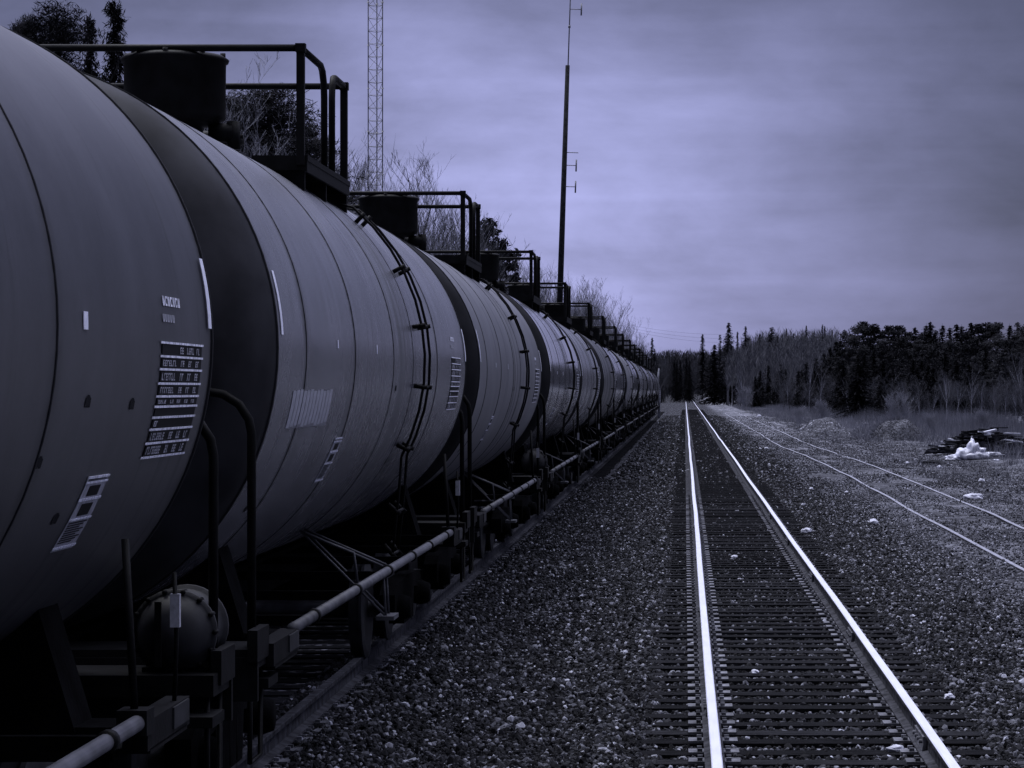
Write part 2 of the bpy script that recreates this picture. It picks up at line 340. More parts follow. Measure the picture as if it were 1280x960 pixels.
# ------------------------------------------------------------ loose ballast (uncountable): real stones
def stone_material(nm='crushed_stone', k=1.0, lo=0.0):
    m = bpy.data.materials.new(nm); m.use_nodes = True; n = m.node_tree.nodes; l = m.node_tree.links; b = n['Principled BSDF']
    b.inputs['Roughness'].default_value = .85; b.inputs['Specular IOR Level'].default_value = .08
    oi = n.new('ShaderNodeObjectInfo'); r = n.new('ShaderNodeValToRGB'); e = r.color_ramp
    e.elements[0].color = tint(.012 * k + lo); e.elements[1].color = tint(.5); e.elements[1].position = 1
    for p, c in ((.42, .014), (.76, .055), (.92, .15), (.975, .34)): e.elements.new(p).color = tint(c * k + lo)
    l.new(oi.outputs['Random'], r.inputs[0]); l.new(r.outputs[0], b.inputs['Base Color']); return m
STONE = stone_material(k=.82)
def scatter(name, pts, scales, label_kind='stuff', STONE=STONE):
    me = bpy.data.meshes.new(name); me.vertices.add(len(pts)); me.vertices.foreach_set('co', np.asarray(pts, np.float32).ravel())
    a = me.attributes.new('size', 'FLOAT', 'POINT'); a.data.foreach_set('value', np.asarray(scales, np.float32)); me.materials.append(STONE)
    o = bpy.data.objects.new(name, me); sc.collection.objects.link(o); o['kind'] = label_kind
    g = bpy.data.node_groups.new(name, 'GeometryNodeTree'); g.interface.new_socket('Geometry', in_out='INPUT', socket_type='NodeSocketGeometry'); g.interface.new_socket('Geometry', in_out='OUTPUT', socket_type='NodeSocketGeometry')
    n = g.nodes; l = g.links; gi = n.new('NodeGroupInput'); go = n.new('NodeGroupOutput')
    ico = n.new('GeometryNodeMeshIcoSphere'); ico.inputs['Radius'].default_value = .5; ico.inputs['Subdivisions'].default_value = 1
    tr = n.new('GeometryNodeTransform'); tr.inputs['Scale'].default_value = (1.25, .85, .7); l.new(ico.outputs[0], tr.inputs[0])
    sm = n.new('GeometryNodeSetMaterial'); sm.inputs['Material'].default_value = STONE; l.new(tr.outputs[0], sm.inputs[0])
    ip = n.new('GeometryNodeInstanceOnPoints'); l.new(gi.outputs[0], ip.inputs['Points']); l.new(sm.outputs[0], ip.inputs['Instance'])
    rv = n.new('FunctionNodeRandomValue'); rv.data_type = 'FLOAT_VECTOR'; rv.inputs[1].default_value = (6.3, 6.3, 6.3); l.new(rv.outputs[0], ip.inputs['Rotation'])
    na = n.new('GeometryNodeInputNamedAttribute'); na.data_type = 'FLOAT'; na.inputs[0].default_value = 'size'
    rs = n.new('FunctionNodeRandomValue'); rs.data_type = 'FLOAT_VECTOR'; rs.inputs[0].default_value = (.7, .7, .7); rs.inputs[1].default_value = (1.3, 1.3, 1.3); rs.inputs['Seed'].default_value = 5
    vm = n.new('ShaderNodeVectorMath'); vm.operation = 'SCALE'; l.new(rs.outputs[0], vm.inputs[0]); l.new(na.outputs[0], vm.inputs['Scale']); l.new(vm.outputs[0], ip.inputs['Scale'])
    l.new(ip.outputs[0], go.inputs[0]); md = o.modifiers.new('stones', 'NODES'); md.node_group = g; return o
def pts_in(x0, x1, y0, y1, n, dens=None):
    # more points near the camera
    u = rng.random(n); y = y0 * (y1 / y0) ** (u ** 1.0) if y1 / y0 > 1.3 else y0 + (y1 - y0) * u
    x = x0 + (x1 - x0) * rng.random(n); return x, y
def tie_gap(x, y):   # keep most stones off the sleeper tops of the main track
    ph = ((y - 12.0) / .5) % 1.0; on = (x > -.32) & (x < 2.24) & (np.abs(ph - .5) < .27)
    rail = (np.abs(x - .207) < .12) | (np.abs(x - 1.71) < .12)
    return ~rail & (~on | (rng.random(len(x)) < .10 + .30 * (vnoise(x * .8, y * .5) > .52)))
P = []; S = []
for (x0, x1, y0, y1, n, s0, s1) in ((-3.3, -.2, 13, 75, 95000, .028, .062), (-.3, 2.3, 13, 75, 60000, .026, .055), (2.2, 4.4, 18, 75, 55000, .026, .06), (3.0, 12, 28, 150, 85000, .018, .05), (2.0, 11, 70, 260, 26000, .03, .08), (-.2, 2.3, 70, 140, 9000, .03, .06), (-2.2, 3.6, 70, 260, 16000, .05, .10)):
    x, y = pts_in(x0, x1, y0, y1, n); k = tie_gap(x, y) & (np.abs(x + 2.92) > .1) & ((x < 3.2) | (vnoise(x * 1.1, y * .3) + .25 * rng.random(len(x)) > .24 + .12 * sstep(3.2, 5, x))); x = x[k]; y = y[k]
    s_ = (s0 + (s1 - s0) * rng.random(len(x)) ** 1.5) * np.where(rng.random(len(x)) > .94, 1.5, 1); z = gz(x, y) + s_ * .12
    inner = (x > -.4) & (x < 2.3); z = np.where(inner, z + .0, z + (vnoise(x * 3, y * 3) - .3) * .03)
    P.append(np.stack([x, y, z], 1)); S.append(s_)
P = np.concatenate(P); S = np.concatenate(S); grit = rng.random(len(P)) < sstep(2.7, 4.8, P[:, 0]) * .9
scatter('ballast_stones', P[~grit], S[~grit])
scatter('siding_gravel', P[grit], S[grit] * .85, STONE=stone_material('pale_grit', 1.3, .035))

# ------------------------------------------------------------ tracks
RAILP = [(-.070, -.170), (.070, -.170), (.070, -.158), (.012, -.140), (.009, -.045), (.036, -.036), (.037, -.006), (.030, 0), (-.030, 0), (-.037, -.006), (-.036, -.036), (-.009, -.045), (-.012, -.140), (-.070, -.158)]
def rail_mesh(path, parent, top, wob=0.0):
    mb = MB(); n = len(RAILP); vs = []
    for (x, y, z) in path:
        for a, b in RAILP: vs.append((x + a, y, z + b))
    m = len(path)
    for i in range(m - 1):
        for k in range(n):
            q = (i * n + k, (i + 1) * n + k, (i + 1) * n + (k + 1) % n, i * n + (k + 1) % n)
            mb.f.append(q); mb.sm.append(False); mb.mi.append(1 if k in (6, 7, 8) else 0)
    mb.v = vs; mb.f += [tuple(range(n))[::-1], tuple(range((m - 1) * n, m * n))]; mb.sm += [False] * 2; mb.mi += [0, 0]
    return mb.build('rail', [M['railside'], top], parent)
def joint(parent, x, y, z=0):
    mb = MB()
    for s in (-1, 1):
        mb.prism([(s * .012, -.135), (s * .045, -.148), (s * .036, -.10), (s * .040, -.050), (s * .012, -.046)], -.32, .32, 'y')
        for k in range(4): mb.lathe([(.016, s * .034), (.016, s * .06)], (0, -.24 + .16 * k, -.09), 'x', 6)
    return mb.build('joint_bar', M['plate'], parent, (x, y, z))
slp = []
for k in range(4):
    mb = MB(); q = random.Random(k)
    mb.box((0, 0, -.08), (2.58 + q.uniform(-.06, .06), .225 + q.uniform(-.02, .015), .16), rz=q.uniform(-.012, .012)); slp.append(mb)
def track(x0, label, ystart, yend, top, wob, joints):
    t = empty('railway_track', (x0, 0, 0)); tag(t, label, 'railway track')
    for s in (-1, 1):
        path = []
        y = ystart
        while y <= yend:
            dx = (mnoise.noise(Vector((y * .05, s, 3.1))) * .018 + mnoise.noise(Vector((y * .13, s, 8))) * .008) * wob
            dz = mnoise.noise(Vector((y * .09, s, 5.5))) * .014 * wob
            path.append((s * .7525 + dx, y, dz)); y += .6 if y < 80 else 3
        r = rail_mesh(path, t, top)
        for jy in joints[0 if s < 0 else 1]: joint(r, s * .7525, jy)
    plate = None; n = 0; protos = []
    for k, mb in enumerate(slp):
        o = mb.build('sleeper', M['sleeper'], t); protos.append(o.data)
        if k == 0: first = o
        else: bpy.data.objects.remove(o)
    pm = MB()
    pm.box((0, 0, .0), (.36, .19, .016)); 
    for s in (-1, 1):
        for q in (-.06, .06): pm.box((s * .1, q, .016), (.035, .03, .03))
    fpl = MB(); far = MB(); y = ystart + .25 if ystart > 0 else 12.25; q = random.Random(int(x0 * 10)); pl = None
    y = 12.25
    while y < yend:
        yy = y + q.uniform(-.035, .035)
        if n < 100:
            o = first if n == 0 else first.copy()
            if n: sc.collection.objects.link(o)
            o.data = protos[q.randrange(4)]; o.parent = t; o.location = (q.uniform(-.06, .06), yy, -.186 + q.uniform(-.01, .004)); o.rotation_euler = (0, 0, q.uniform(-.015, .015))
            for s in (-1, 1):
                if pl is None: p = pl = pm.build('tie_plate', M['plate'], o)
                else: p = pl.copy(); sc.collection.objects.link(p); p.parent = o
                p.location = (s * .7525 - o.location.x, 0, .009 if True else 0)
            n += 1
        else:
            far.box((q.uniform(-.06, .06), yy, -.266), (2.58, .22, .16))
            for s in (-1, 1): fpl.box((s * .7525, yy, -.177), (.36, .19, .016))
        y += .5
        if y > 330: break
    f = far.build('sleeper', M['sleeper'], t); f['kind'] = 'stuff'; fp = fpl.build('tie_plate', M['plate'], f); fp['kind'] = 'stuff'
    return t
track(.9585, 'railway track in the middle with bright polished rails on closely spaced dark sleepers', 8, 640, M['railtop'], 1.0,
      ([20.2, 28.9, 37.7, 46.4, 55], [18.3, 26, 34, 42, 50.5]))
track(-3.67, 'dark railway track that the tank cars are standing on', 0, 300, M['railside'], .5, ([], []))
# siding: sleepers buried in the dirt, rails wavering
st = empty('railway_track', (0, 0, 0)); tag(st, 'old siding track at the right with wavering rails sunk in pale dirt', 'railway track')
cx = [(30, 5.06), (38, 5.06), (52, 5.02), (63, 5.08), (79, 5.1), (94, 5.04), (106, 4.85), (119, 4.58), (135, 4.5), (150, 4.55), (191, 4.52), (300, 4.5)]
for s in (0, 1):
    path = []; y = 28.0
    while y < 290:
        x = float(np.interp(y, [a for a, b in cx], [b for a, b in cx])) + s * 1.56
        x += mnoise.noise(Vector((y * .11, s * 5, 1))) * .05
        path.append((x, y, -.285 + mnoise.noise(Vector((y * .12, s * 4, 9))) * .035)); y += 1.0
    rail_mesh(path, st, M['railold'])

# ------------------------------------------------------------ tank cars
TC = 2.61; TR = 1.53; HALF = 5.78
def tank_part(root, mat):
    mb = MB(); prof = []
    for i in range(13):
        a = R(90 * i / 12); prof.append((TR * math.sin(a) if i else .001, -HALF - .66 * math.cos(a)))
    cyl = [(-HALF + .001, TR)]
    n = 112
    head = prof
    mb.lathe(head, axis='y', n=n, mi=1); mb.lathe([(TR, -HALF), (TR, -2.6), (TR, 0), (TR, 2.9), (TR, HALF)], axis='y', n=n, mi=0)
    # drop the inner caps so the surfaces butt end to end
    mb.lathe([(r, -h) for r, h in head][::-1], axis='y', n=n, mi=1)
    keep = [i for i, f in enumerate(mb.f) if len(f) < 20]
    mb.f = [mb.f[i] for i in keep]; mb.sm = [mb.sm[i] for i in keep]; mb.mi = [mb.mi[i] for i in keep]
    o = mb.build('tank', [mat, M['head']], root, (0, 0, TC))
    return o
def seams(tank):
    for y, wd, th in ((-HALF, .03, .006), (-4.75, .016, .004), (-2.6, .018, .004), (-.4, .012, .004), (.95, .010, .003), (2.9, .018, .004), (HALF - .04, .03, .008)):
        mb = MB(); n = 96; vs = []
        for rr in (TR - .002, TR + th):
            for yy in (y - wd / 2, y + wd / 2):
                for k in range(n):
                    a = 2 * math.pi * k / n; vs.append((rr * math.cos(a), yy, rr * math.sin(a)))
        fs = []
        for k in range(n):
            j = (k + 1) % n
            fs += [(2 * n + k, 3 * n + k, 3 * n + j, 2 * n + j), (k, 2 * n + k, 2 * n + j, j), (n + k, n + j, 3 * n + j, 3 * n + k)]
        mb.add(vs, fs, True); mb.build('seam_band', M['seam'], tank)
def bogie(root, y):
    mb = MB()
    for s in (-1, 1):
        poly = [(-1.15, .38), (-1.15, .56), (-.95, .64), (-.45, .66), (.45, .66), (.95, .64), (1.15, .56), (1.15, .38), (.95, .34), (.75, .5), (.45, .52), (.40, .24), (-.40, .24), (-.45, .52), (-.75, .5), (-.95, .34)]
        mb.prism(poly, s * 1.02 - .07, s * 1.02 + .07, 'x')
        for q in (-.86, .86): mb.lathe([(.10, s * 1.0), (.12, s * 1.12), (.09, s * 1.2)] if s > 0 else [(.09, -1.2), (.12, -1.12), (.10, -1.0)], (0, q, .43), 'x', 12)
        for q in (-.22, 0, .22): mb.tube([(s * 1.02, q, .26), (s * 1.02, q, .5)], .075, 10)
    mb.box((0, 0, .52), (2.0, .35, .2)); mb.box((0, 0, .68), (.9, .45, .16))
    o = mb.build('bogie', M['undershade'], root, (0, y, 0))
    for q in (-.86, .86):
        w_ = MB(); w_.tube([(-.95, 0, 0), (.95, 0, 0)], .08, 12)
        for s in (-1, 1):
            pr = [(.06, -.07), (.38, -.07), (.445, -.06), (.445, -.035), (.42, -.03), (.415, .06), (.37, .065), (.36, .02), (.18, .0), (.12, .06)]
            w_.lathe([(r, s * -h) for r, h in pr] if s > 0 else [(r, h) for r, h in pr], (s * .75, 0, 0), 'x', 36, False)
        w_.build('wheelset', M['wheel'], o, (0, q, .415))
def stencils(tank):
    """the table of faded data lines and the marks above it; angles measured on the shell"""
    r = TR + .002
    mb = MB(); mb.patch(4.64, 5.49, -19.0, -1.0, r, .003, 0)
    rows = [-1, -3.1, -5.1, -7.3, -9.3, -10.9, -12.6, -14.5, -16.7, -19]
    for a in rows: mb.patch(4.60, 5.51, a - .17, a + .17, r + .004, .002, 1)
    q = random.Random(5)
    for i in range(9):
        a1, a0 = rows[i] - .55, rows[i + 1] + .5
        if i == 5: continue
        cols = [(5.0, 5.09), (5.15, 5.31), (5.36, 5.46)] if i == 0 else [(4.66, 4.94), (5.03, 5.12), (5.19, 5.28), (5.35, 5.44)]
        if i == 4: cols = [(4.66, 4.84), (4.90, 4.98), (5.04, 5.13), (5.2, 5.28), (5.35, 5.44)]
        if i == 6: cols = [(4.66, 4.76)]
        for c0, c1 in cols:
            y = c0
            while y < c1 - .02:   # glyph-like strokes too small to read in the picture
                w_ = .026; y1 = min(y + w_, c1); g = q.randrange(4); h = a1 - a0
                mb.patch(y, y + .008, a0, a1, r + .004, .002, 2)
                if g != 0: mb.patch(y + .008, y1, a1 - h * .2, a1, r + .004, .002, 2)
                if g != 1: mb.patch(y + .008, y1, a0, a0 + h * .2, r + .004, .002, 2)
                if g > 1: mb.patch(y + .008, y1, a0 + h * .4, a0 + h * .6, r + .004, .002, 2)
                y += .040
    mb.build('data_panel', [M['decal'], M['stencil'], M['dim']], tank)
    mb = MB()
    for k in range(7):
        y = 4.68 + k * .052; mb.patch(y, y + .014, 4.7, 6.2, r, .002); mb.patch(y, y + .036, 4.7, 5.05, r, .002); 
        if k % 2: mb.patch(y, y + .036, 5.85, 6.2, r, .002)
        else: mb.patch(y + .024, y + .036, 4.7, 6.2, r, .002)
    mb.build('car_number_stencil', M['stencil'], tank)
    mb = MB()
    for k in range(5):
        y = 4.66 + k * .05; mb.patch(y, y + .036, 2.2, 2.5, r, .002); mb.patch(y, y + .013, 2.2, 3.4, r, .002); mb.patch(y + .022, y + .036, 2.2, 3.4, r, .002)
    mb.build('small_stencil', M['ghost'], tank)
    mb = MB(); mb.patch(5.62, 5.69, 2.0, 13.8, TR + .010, .002); mb.build('reflective_strip', M['white'], tank)
    mb = MB(); mb.patch(-5.66, -5.60, 2.7, 15.6, TR + .004, .002); mb.build('reflective_strip', M['white'], tank)
def marks(tank, first):
    r = TR + .002
    spots = [(-3.46, 1.3, 3.2, .035), (-1.46, 1.1, 3.4, .035)] if not first else [(3.27, -.2, 2.2, .065), (-1.6, -.6, 1.8, .05)]
    for y, a0, a1, wd in spots:
        mb = MB(); mb.patch(y, y + wd, a0, a1, r, .003); mb.build('reflector', M['white'], tank)
    if not first:
        mb = MB()
        mb.patch(-5.13, -3.55, -8.6, -16.6, r - .0008, .001, 1)
        for k in range(12): mb.patch(-5.13 + k * .132, -5.13 + k * .132 + .105, -8.5 + (k % 3) * .15, -16.4 + (k % 4) * .2, r, .0015)
        mb.build('faded_sticker', [M['ghost'], M['wash']], tank)
    y0, y1, aa = (3.78, 4.12, -20.9) if first else (-2.88, -2.54, -20.2)
    mb = MB(); mb.patch(y0, y1, aa, aa - 12, r, .002, 0)
    for a0, a1 in ((0, .35), (.8, 1.1), (3.4, 3.8), (6.6, 6.9), (11.2, 11.6)): mb.patch(y0 - .01, y1 + .01, aa - a0, aa - a1, r + .003, .002, 1)
    for a0, a1 in ((1.5, 3.1), (4.3, 6.2)): mb.patch(y0 + .08, y1 - .08, aa - a0, aa - a1, r + .003, .001, 2)
    for k in range(9): mb.patch(y0 + .02, y1 - .03 - .04 * (k % 3), aa - 7.2 - k * .4, aa - 7.4 - k * .4, r + .003, .001, 2)
    for k in range(4): mb.patch(y0 + .02, y1 - .03, aa - .35 - .1 * k, aa - .38 - .1 * k, r + .003, .001, 2)
    mb.build('hazard_label', [M['ghost'], M['stencil'], M['decal']], tank)
    mb = MB()
    for y, a in ((-5.2, -35), (-.2, -8), (.9, -31)) if not first else ((3.4, -10), (4.15, -10.5), (3.5, -27), (2.9, -18)):
        for k in range(5): mb.patch(y + k * .012, y + k * .012 + .03, a - abs(k - 2) * .2 - .3, a + 1.0 - abs(k - 2) * .2, r, .0012)
    mb.build('grease_spot', M['seam'], tank)
def make_car(first=False, tmat=None, glossy=False, railing_mid=False):
    root = empty('tank_car')
    tank = tank_part(root, tmat or M['tank']); seams(tank); stencils(tank); marks(tank, first)
    # underframe
    mb = MB(); mb.box((0, 0, .92), (.6, 12.5, .32)); mb.box((0, 0, 1.09), (.9, 12.3, .03))
    for y in (-4.7, 4.7): mb.prism([(-1.2, 1.0), (1.2, 1.0), (1.05, 1.50), (.6, 1.24), (0, 1.12), (-.6, 1.24), (-1.05, 1.50)], y - .16, y + .16, 'y'); mb.box((0, y, .95), (2.7, .3, .14))
    for y in (-4.3, -2.5, -.7, .95, 2.3, 3.9): mb.box((0, y, 1.045), (2.98, .05, .06)); 
    mb.build('underframe', M['undershade'], root)
    for s in (-1, 1):
        mb = MB(); y = s * 6.12
        mb.box((0, y, 1.03), (3.02, .44, .10)); mb.box((0, s * 6.33, .93), (3.04, .04, .22)); mb.box((1.40, y - s * .2, .88), (.26, .3, .05)); mb.box((-1.40, y - s * .2, .88), (.26, .3, .05))
        for q in (-1, 1):
            mb.tube([(q * 1.47, y - .16, 1.0), (q * 1.47, y - .16, .5), (q * 1.47, y + .16, .5), (q * 1.47, y + .16, 1.0)], .014, 6)
            mb.box((q * 1.50, s * 6.2, 1.1), (.05, .36, .16))
        mb.build('end_platform', M['black'], root)
        mb = MB(); mb.box((0, s * 6.45, .86), (.34, .3, .3)); mb.box((0, s * 6.62, .86), (.22, .18, .26)); mb.box((.1, s * 6.7, .86), (.08, .1, .24)); mb.build('coupler', M['undershade'], root)
        # end handrail across the tank head
        rr = .22; zt = 2.38 if s < 0 else 2.30; lx = 1.46
        pts = [(lx, 0, 1.08), (lx, 0, zt - rr)] + [(lx - rr + rr * math.cos(R(a)), 0, zt - rr + rr * math.sin(R(a))) for a in (20, 45, 70, 90)]
        pts.append((lx - rr - .14, 0, zt))
        for q in (-1, 1):
            mb = MB(); mb.tube([(q * p[0], s * 6.17, p[2]) for p in pts], .023, 10); mb.build('end_handrail', M['black'], root)
        for q in ((-1, 1) if s > 0 else ()):
            mb = MB(); mb.tube([(q * 1.50, s * 4.28, 1.06), (q * 1.46, s * 4.28, 1.80)], .016, 8)
            mb.box((q * 1.50, s * 4.28, 1.08), (.12, .14, .1)); mb.build('side_post', M['black'], root)
            mb = MB(); mb.tube([(q * 1.52, s * 4.95, 1.06), (q * 1.53, s * 4.95, 1.35), (q * 1.52, s * 4.95, 1.62)], .010, 6); mb.box((q * 1.525, s * 4.95, 1.46), (.04, .03, .14), mi=1); 
            mb.build('grab_rod', [M['black'], M['ghost']], root)
    for q in (-1, 1):
        # side pipe with collars
        mb = MB(); mb.tube([(q * 1.52, -5.2, 1.08), (q * 1.52, 4.3, 1.08)], .033, 14)
        sp = mb.build('side_pipe', M['pipe'], root)
        mb = MB()
        for y in (-4.4, -2.5, -.72, .9, 2.25, 3.7): mb.tube([(q * 1.52, y - .03, 1.08), (q * 1.52, y + .03, 1.08)], .043, 14)
        mb.build('pipe_collars', M['black'], sp)
        for y in (-5.6, 4.7):
            mb = MB(); mb.box((q * 1.50, y, 1.02), (.10, .85, .12)); mb.box((q * 1.40, y, .955), (.30, .75, .02))
            mb.box((q * 1.553, y + .22, 1.03), (.012, .32, .09), mi=1)
            mb.build('side_sill', [M['black'], M['reservoir']], root)
        # step bracket
        mb = MB()
        for y in (-.82, -.64):
            mb.tube([(q * .9, y, 1.38), (q * 1.52, y, .76)], .009, 6); mb.tube([(q * .9, y, 1.38), (q * 1.5, y, 1.12)], .009, 6); mb.tube([(q * 1.5, y, 1.10), (q * 1.52, y, .76)], .009, 6)
        mb.box((q * 1.52, -.73, .75), (.13, .3, .03)); mb.tube([(q * .95, -.9, 1.36), (q * 1.30, -.9, 1.22), (q * 1.33, -.9, .98)], .012, 6)
        mb.build('step_bracket', M['pipe'], root)
        # ladder hugging the shell
        la = TR + .075; yy = (1.12, 1.52)
        path = [(q * .93, 3.86)] + [(q * la * math.cos(R(a)), TC + la * math.sin(R(a))) for a in (50, 42, 34, 26, 18, 10, 2, -6, -14, -22, -28)] + [(q * 1.40, 1.6), (q * 1.34, 1.02)]
        lad = MB()
        for y in yy: lad.tube([(x, y, z) for x, z in path], .011, 8)
        ladder = lad.build('ladder', M['black'], root)
        for z in (3.77, 3.36, 2.9, 2.41, 1.92, 1.42, 1.08):
            pz = [p[1] for p in path][::-1]; px = [p[0] for p in path][::-1]; x = float(np.interp(z, pz, px))
            mb = MB(); mb.tube([(x, yy[0] - .03, z), (x, yy[1] + .03, z)], .013, 8)
            nx_ = (x / la, (z - TC) / la)
            for y in yy: mb.tube([(x + nx_[0] * .03, y, z + nx_[1] * .03), (x - nx_[0] * .08, y, z - nx_[1] * .08)], .018, 8)
            mb.build('rung', M['black'], ladder)
    # platform
    for s in (-1, 1):
        mb = MB(); mb.box((s * .80, .05, 4.03), (.40, 2.3, .04))
        for y in (-1.08, 1.18): mb.box((s * .80, y, 3.98), (.38, .04, .07))
        mb.box((s * .985, .05, 3.975), (.02, 2.3, .08))
        for y in (-1.08, 0, 1.18): mb.prism([(s * .62, 3.95), (s * .97, 3.95), (s * .97, 3.80)], y + .03, y + .07, 'y')
        mb.build('top_platform', M['black'], root)
    # railing
    mb = MB(); zt = 4.81; rt = .026; px_ = .95
    for y in (-1.1, 1.2):
        mb.box((px_, y, 4.40), (.055, .055, .84)); mb.box((-px_, y, 4.40), (.055, .055, .84)); mb.tube([(-px_, y, zt), (px_, y, zt)], rt, 10)
        for s in (-1, 1): mb.box((s * px_, y, zt), (.07, .07, .06))
        if railing_mid: mb.tube([(-px_, y, 4.42), (px_, y, 4.42)], .016, 8)
    for s in (-1, 1):
        x = s * px_
        mb.tube([(x, -1.1, zt), (x, -.12, zt), (x, -.02, zt - .03), (x, .06, zt - .12), (x, .08, zt - .22), (x, .08, 3.98)], rt, 10)
        mb.tube([(x, 1.2, zt), (x, .66, zt), (x, .58, zt - .01), (x, .52, zt - .08), (x, .5, zt - .18), (x, .5, 4.0)], rt, 10)
    mb.build('safety_railing', M['black'], root)
    # manway housing
    mb = MB(); c = (0, -.8, 0)
    mb.lathe([(.20, 4.10), (.20, 4.28), (.30, 4.30), (.345, 4.33), (.36, 4.36), (.362, 4.74), (.38, 4.745), (.385, 4.765), (.35, 4.79), (.15, 4.80), (.001, 4.80)], c, 'z', 40)
    mb.tube([(.25, -.8, 4.24), (.42, -.8, 4.24)], .07, 10); mb.tube([(.42, -.8, 4.12), (.42, -.8, 4.32)], .05, 8)
    for k in range(8):
        a = k * .785; mb.tube([(.345 * math.cos(a), -.8 + .345 * math.sin(a), 4.76), (.345 * math.cos(a), -.8 + .345 * math.sin(a), 4.81)], .02, 6)
    hs = mb.build('valve_housing', M['black'], root)
    mb = MB(); mb.tube([(-.12, -.85, 4.79), (-.12, -.85, 4.83), (.1, -.85, 4.83), (.1, -.85, 4.79)], .014, 6); mb.build('lid_handle', M['black'], hs)
    mb = MB(); mb.lathe([(.24, 4.1), (.24, 4.26), (.28, 4.28), (.28, 4.33), (.2, 4.36), (.001, 4.37)], (0, .45, 0), 'z', 28); mb.tube([(-.3, .3, 4.32), (.3, .3, 4.32)], .02, 6); mb.build('manway', M['black'], root)
    for y in (-4.7, 4.7): bogie(root, y)
    return root
def add_reservoir(root, y, s):
    mb = MB(); c = (1.30, y, 1.265)
    mb.lathe([(.001, -.26), (.09, -.25), (.14, -.21), (.165, -.17), (.18, -.15), (.198, -.15), (.198, -.12), (.18, -.12), (.18, .14), (.198, .14), (.198, .17), (.17, .19), (.08, .24), (.001, .25)], c, 'y', 32)
    o = mb.build('air_reservoir', M['reservoir'], root)
    mb = MB()
    for k in range(14):
        a = k * math.pi / 7; mb.tube([(c[0] + .19 * math.cos(a), y - .165, c[2] + .19 * math.sin(a)), (c[0] + .19 * math.cos(a), y - .10, c[2] + .19 * math.sin(a))], .012, 6)
    mb.build('flange_bolt', M['black'], o)
    mb = MB(); mb.box((c[0] - .05, y - .27, c[2]), (.03, .015, .30)); mb.box((c[0], y, 1.085), (.3, .3, .03)); mb.build('strap', M['black'], o)

GRP = 'tank cars of the standing freight train'
protoA = make_car(True, M['tankdark']); protoA.location = (-3.67, 5.83, 0); add_reservoir(protoA, 6.2, 1)
tag(protoA, 'nearest tank car cut off by the left edge, with a table of white stencilled lines', 'tank car', GRP)
protoB = make_car(False); protoB.location = (-3.67, 19.23, 0)
tag(protoB, 'second tank car from the camera, a faded pale sticker on its grey side', 'tank car', GRP)
ordn = ['third', 'fourth', 'fifth', 'sixth', 'seventh', 'eighth', 'ninth', 'tenth', 'eleventh', 'twelfth', 'thirteenth', 'fourteenth', 'fifteenth', 'sixteenth']
for i, nm in enumerate(ordn):
    c = copy_tree(protoB); c.location = (-3.67 + (.02 if i % 2 else -.015), 19.23 + 13.42 * (i + 1), 0)
    c['label'] = {0: 'third tank car from the camera, dull grey shell with a slim ladder down its side',
                  1: 'fourth tank car from the camera, glossier shell with a bright sky reflection',
                  len(ordn) - 1: 'last and farthest tank car of the train, beside the pale leaning post'}.get(i, nm + ' tank car from the camera in the row of dark tank cars')
    for ch in c.children:
        if ch.name.startswith('tank') and i == 1:
            pass
        if ch.name.startswith('tank'):
            ch.data = ch.data.copy(); ch.data.materials[1] = M['headshade']; ch.data.materials[0] = M[['tankmatt', 'tankgloss', 'tank', 'tankdark', 'tankgloss'][i % 5]]
            for g in list(ch.children):
                if g.name.startswith('faded_sticker') or (i > 1 and g.name.startswith(('hazard_label', 'reflector'))): bpy.data.objects.remove(g)
                elif g.name.startswith('data_panel'): g.location.y = -.38; g.rotation_euler.y = R(-3.8)
                elif g.name.startswith(('car_number', 'small_st')): g.location.y = -.38; g.rotation_euler.y = R(-3.0)
    if i == 1: add_reservoir(c, -6.05, -1)
for ch in protoB.children:
    if ch.name.startswith('tank'):
        for g in ch.children:
            if g.name.startswith(('data_panel', 'car_number', 'small_st')): g.location.y = -.38; g.rotation_euler.y = R(-3.8)

# ------------------------------------------------------------ masts
def lattice(x, y, h, w0):
    t = empty('lattice_tower', (x, y, float(gz(x, y)))); tag(t, 'slim steel lattice radio tower rising behind the tank cars at the left', 'radio tower')
    P3 = [(w0 * .577 * math.cos(R(a)), w0 * .577 * math.sin(R(a))) for a in (-30, 90, 210)]
    for a in P3:
        mb = MB(); mb.tube([(a[0], a[1], 0), (a[0], a[1], h)], .035, 6); mb.build('leg', M['galv'], t)
    mb = MB(); z = 0; k = 0; st_ = .75
    while z < h - st_:
        for i in range(3):
            a, b = P3[i], P3[(i + 1) % 3]
            mb.tube([(a[0], a[1], z), (b[0], b[1], z)], .014, 4, False); 
            if k % 2: a, b = b, a
            mb.tube([(a[0], a[1], z), (b[0], b[1], z + st_)], .014, 4, False)
        z += st_; k += 1
    mb.build('bracing', M['galv'], t)
    mb = MB(); z = 3.0
    while z < h:
        for a in P3: mb.lathe([(.08, z - .03), (.08, z + .03)], (a[0], a[1], 0), 'z', 8)
        z += 6.0 * .42
        z += 0
    mb.build('flange_plates', M['galv'], t)
    mb = MB(); mb.box((0, 0, .1), (1.6, 1.6, .5)); mb.build('footing', M['galv'], t)
lattice(-18.1, 150, 44, .84)
mast = empty('antenna_mast', (-7.6, 150, -.7)); mast.rotation_euler = (0, R(1.9), 0)
tag(mast, 'tall black leaning pole with small antennas on its right side', 'antenna mast')
mb = MB(); mb.tube([(0, 0, -.3), (0, 0, 11), (0, 0, 22.1)], [.20, .17, .125], 12); mb.build('pole', M['pole'], mast)
mb = MB(); mb.tube([(0.03, 0, 21.6), (0.03, 0, 29)], .04, 6); mb.tube([(.03, 0, 24.3), (.03, 0, 24.45)], .08, 6); mb.build('whip', M['galv'], mast)
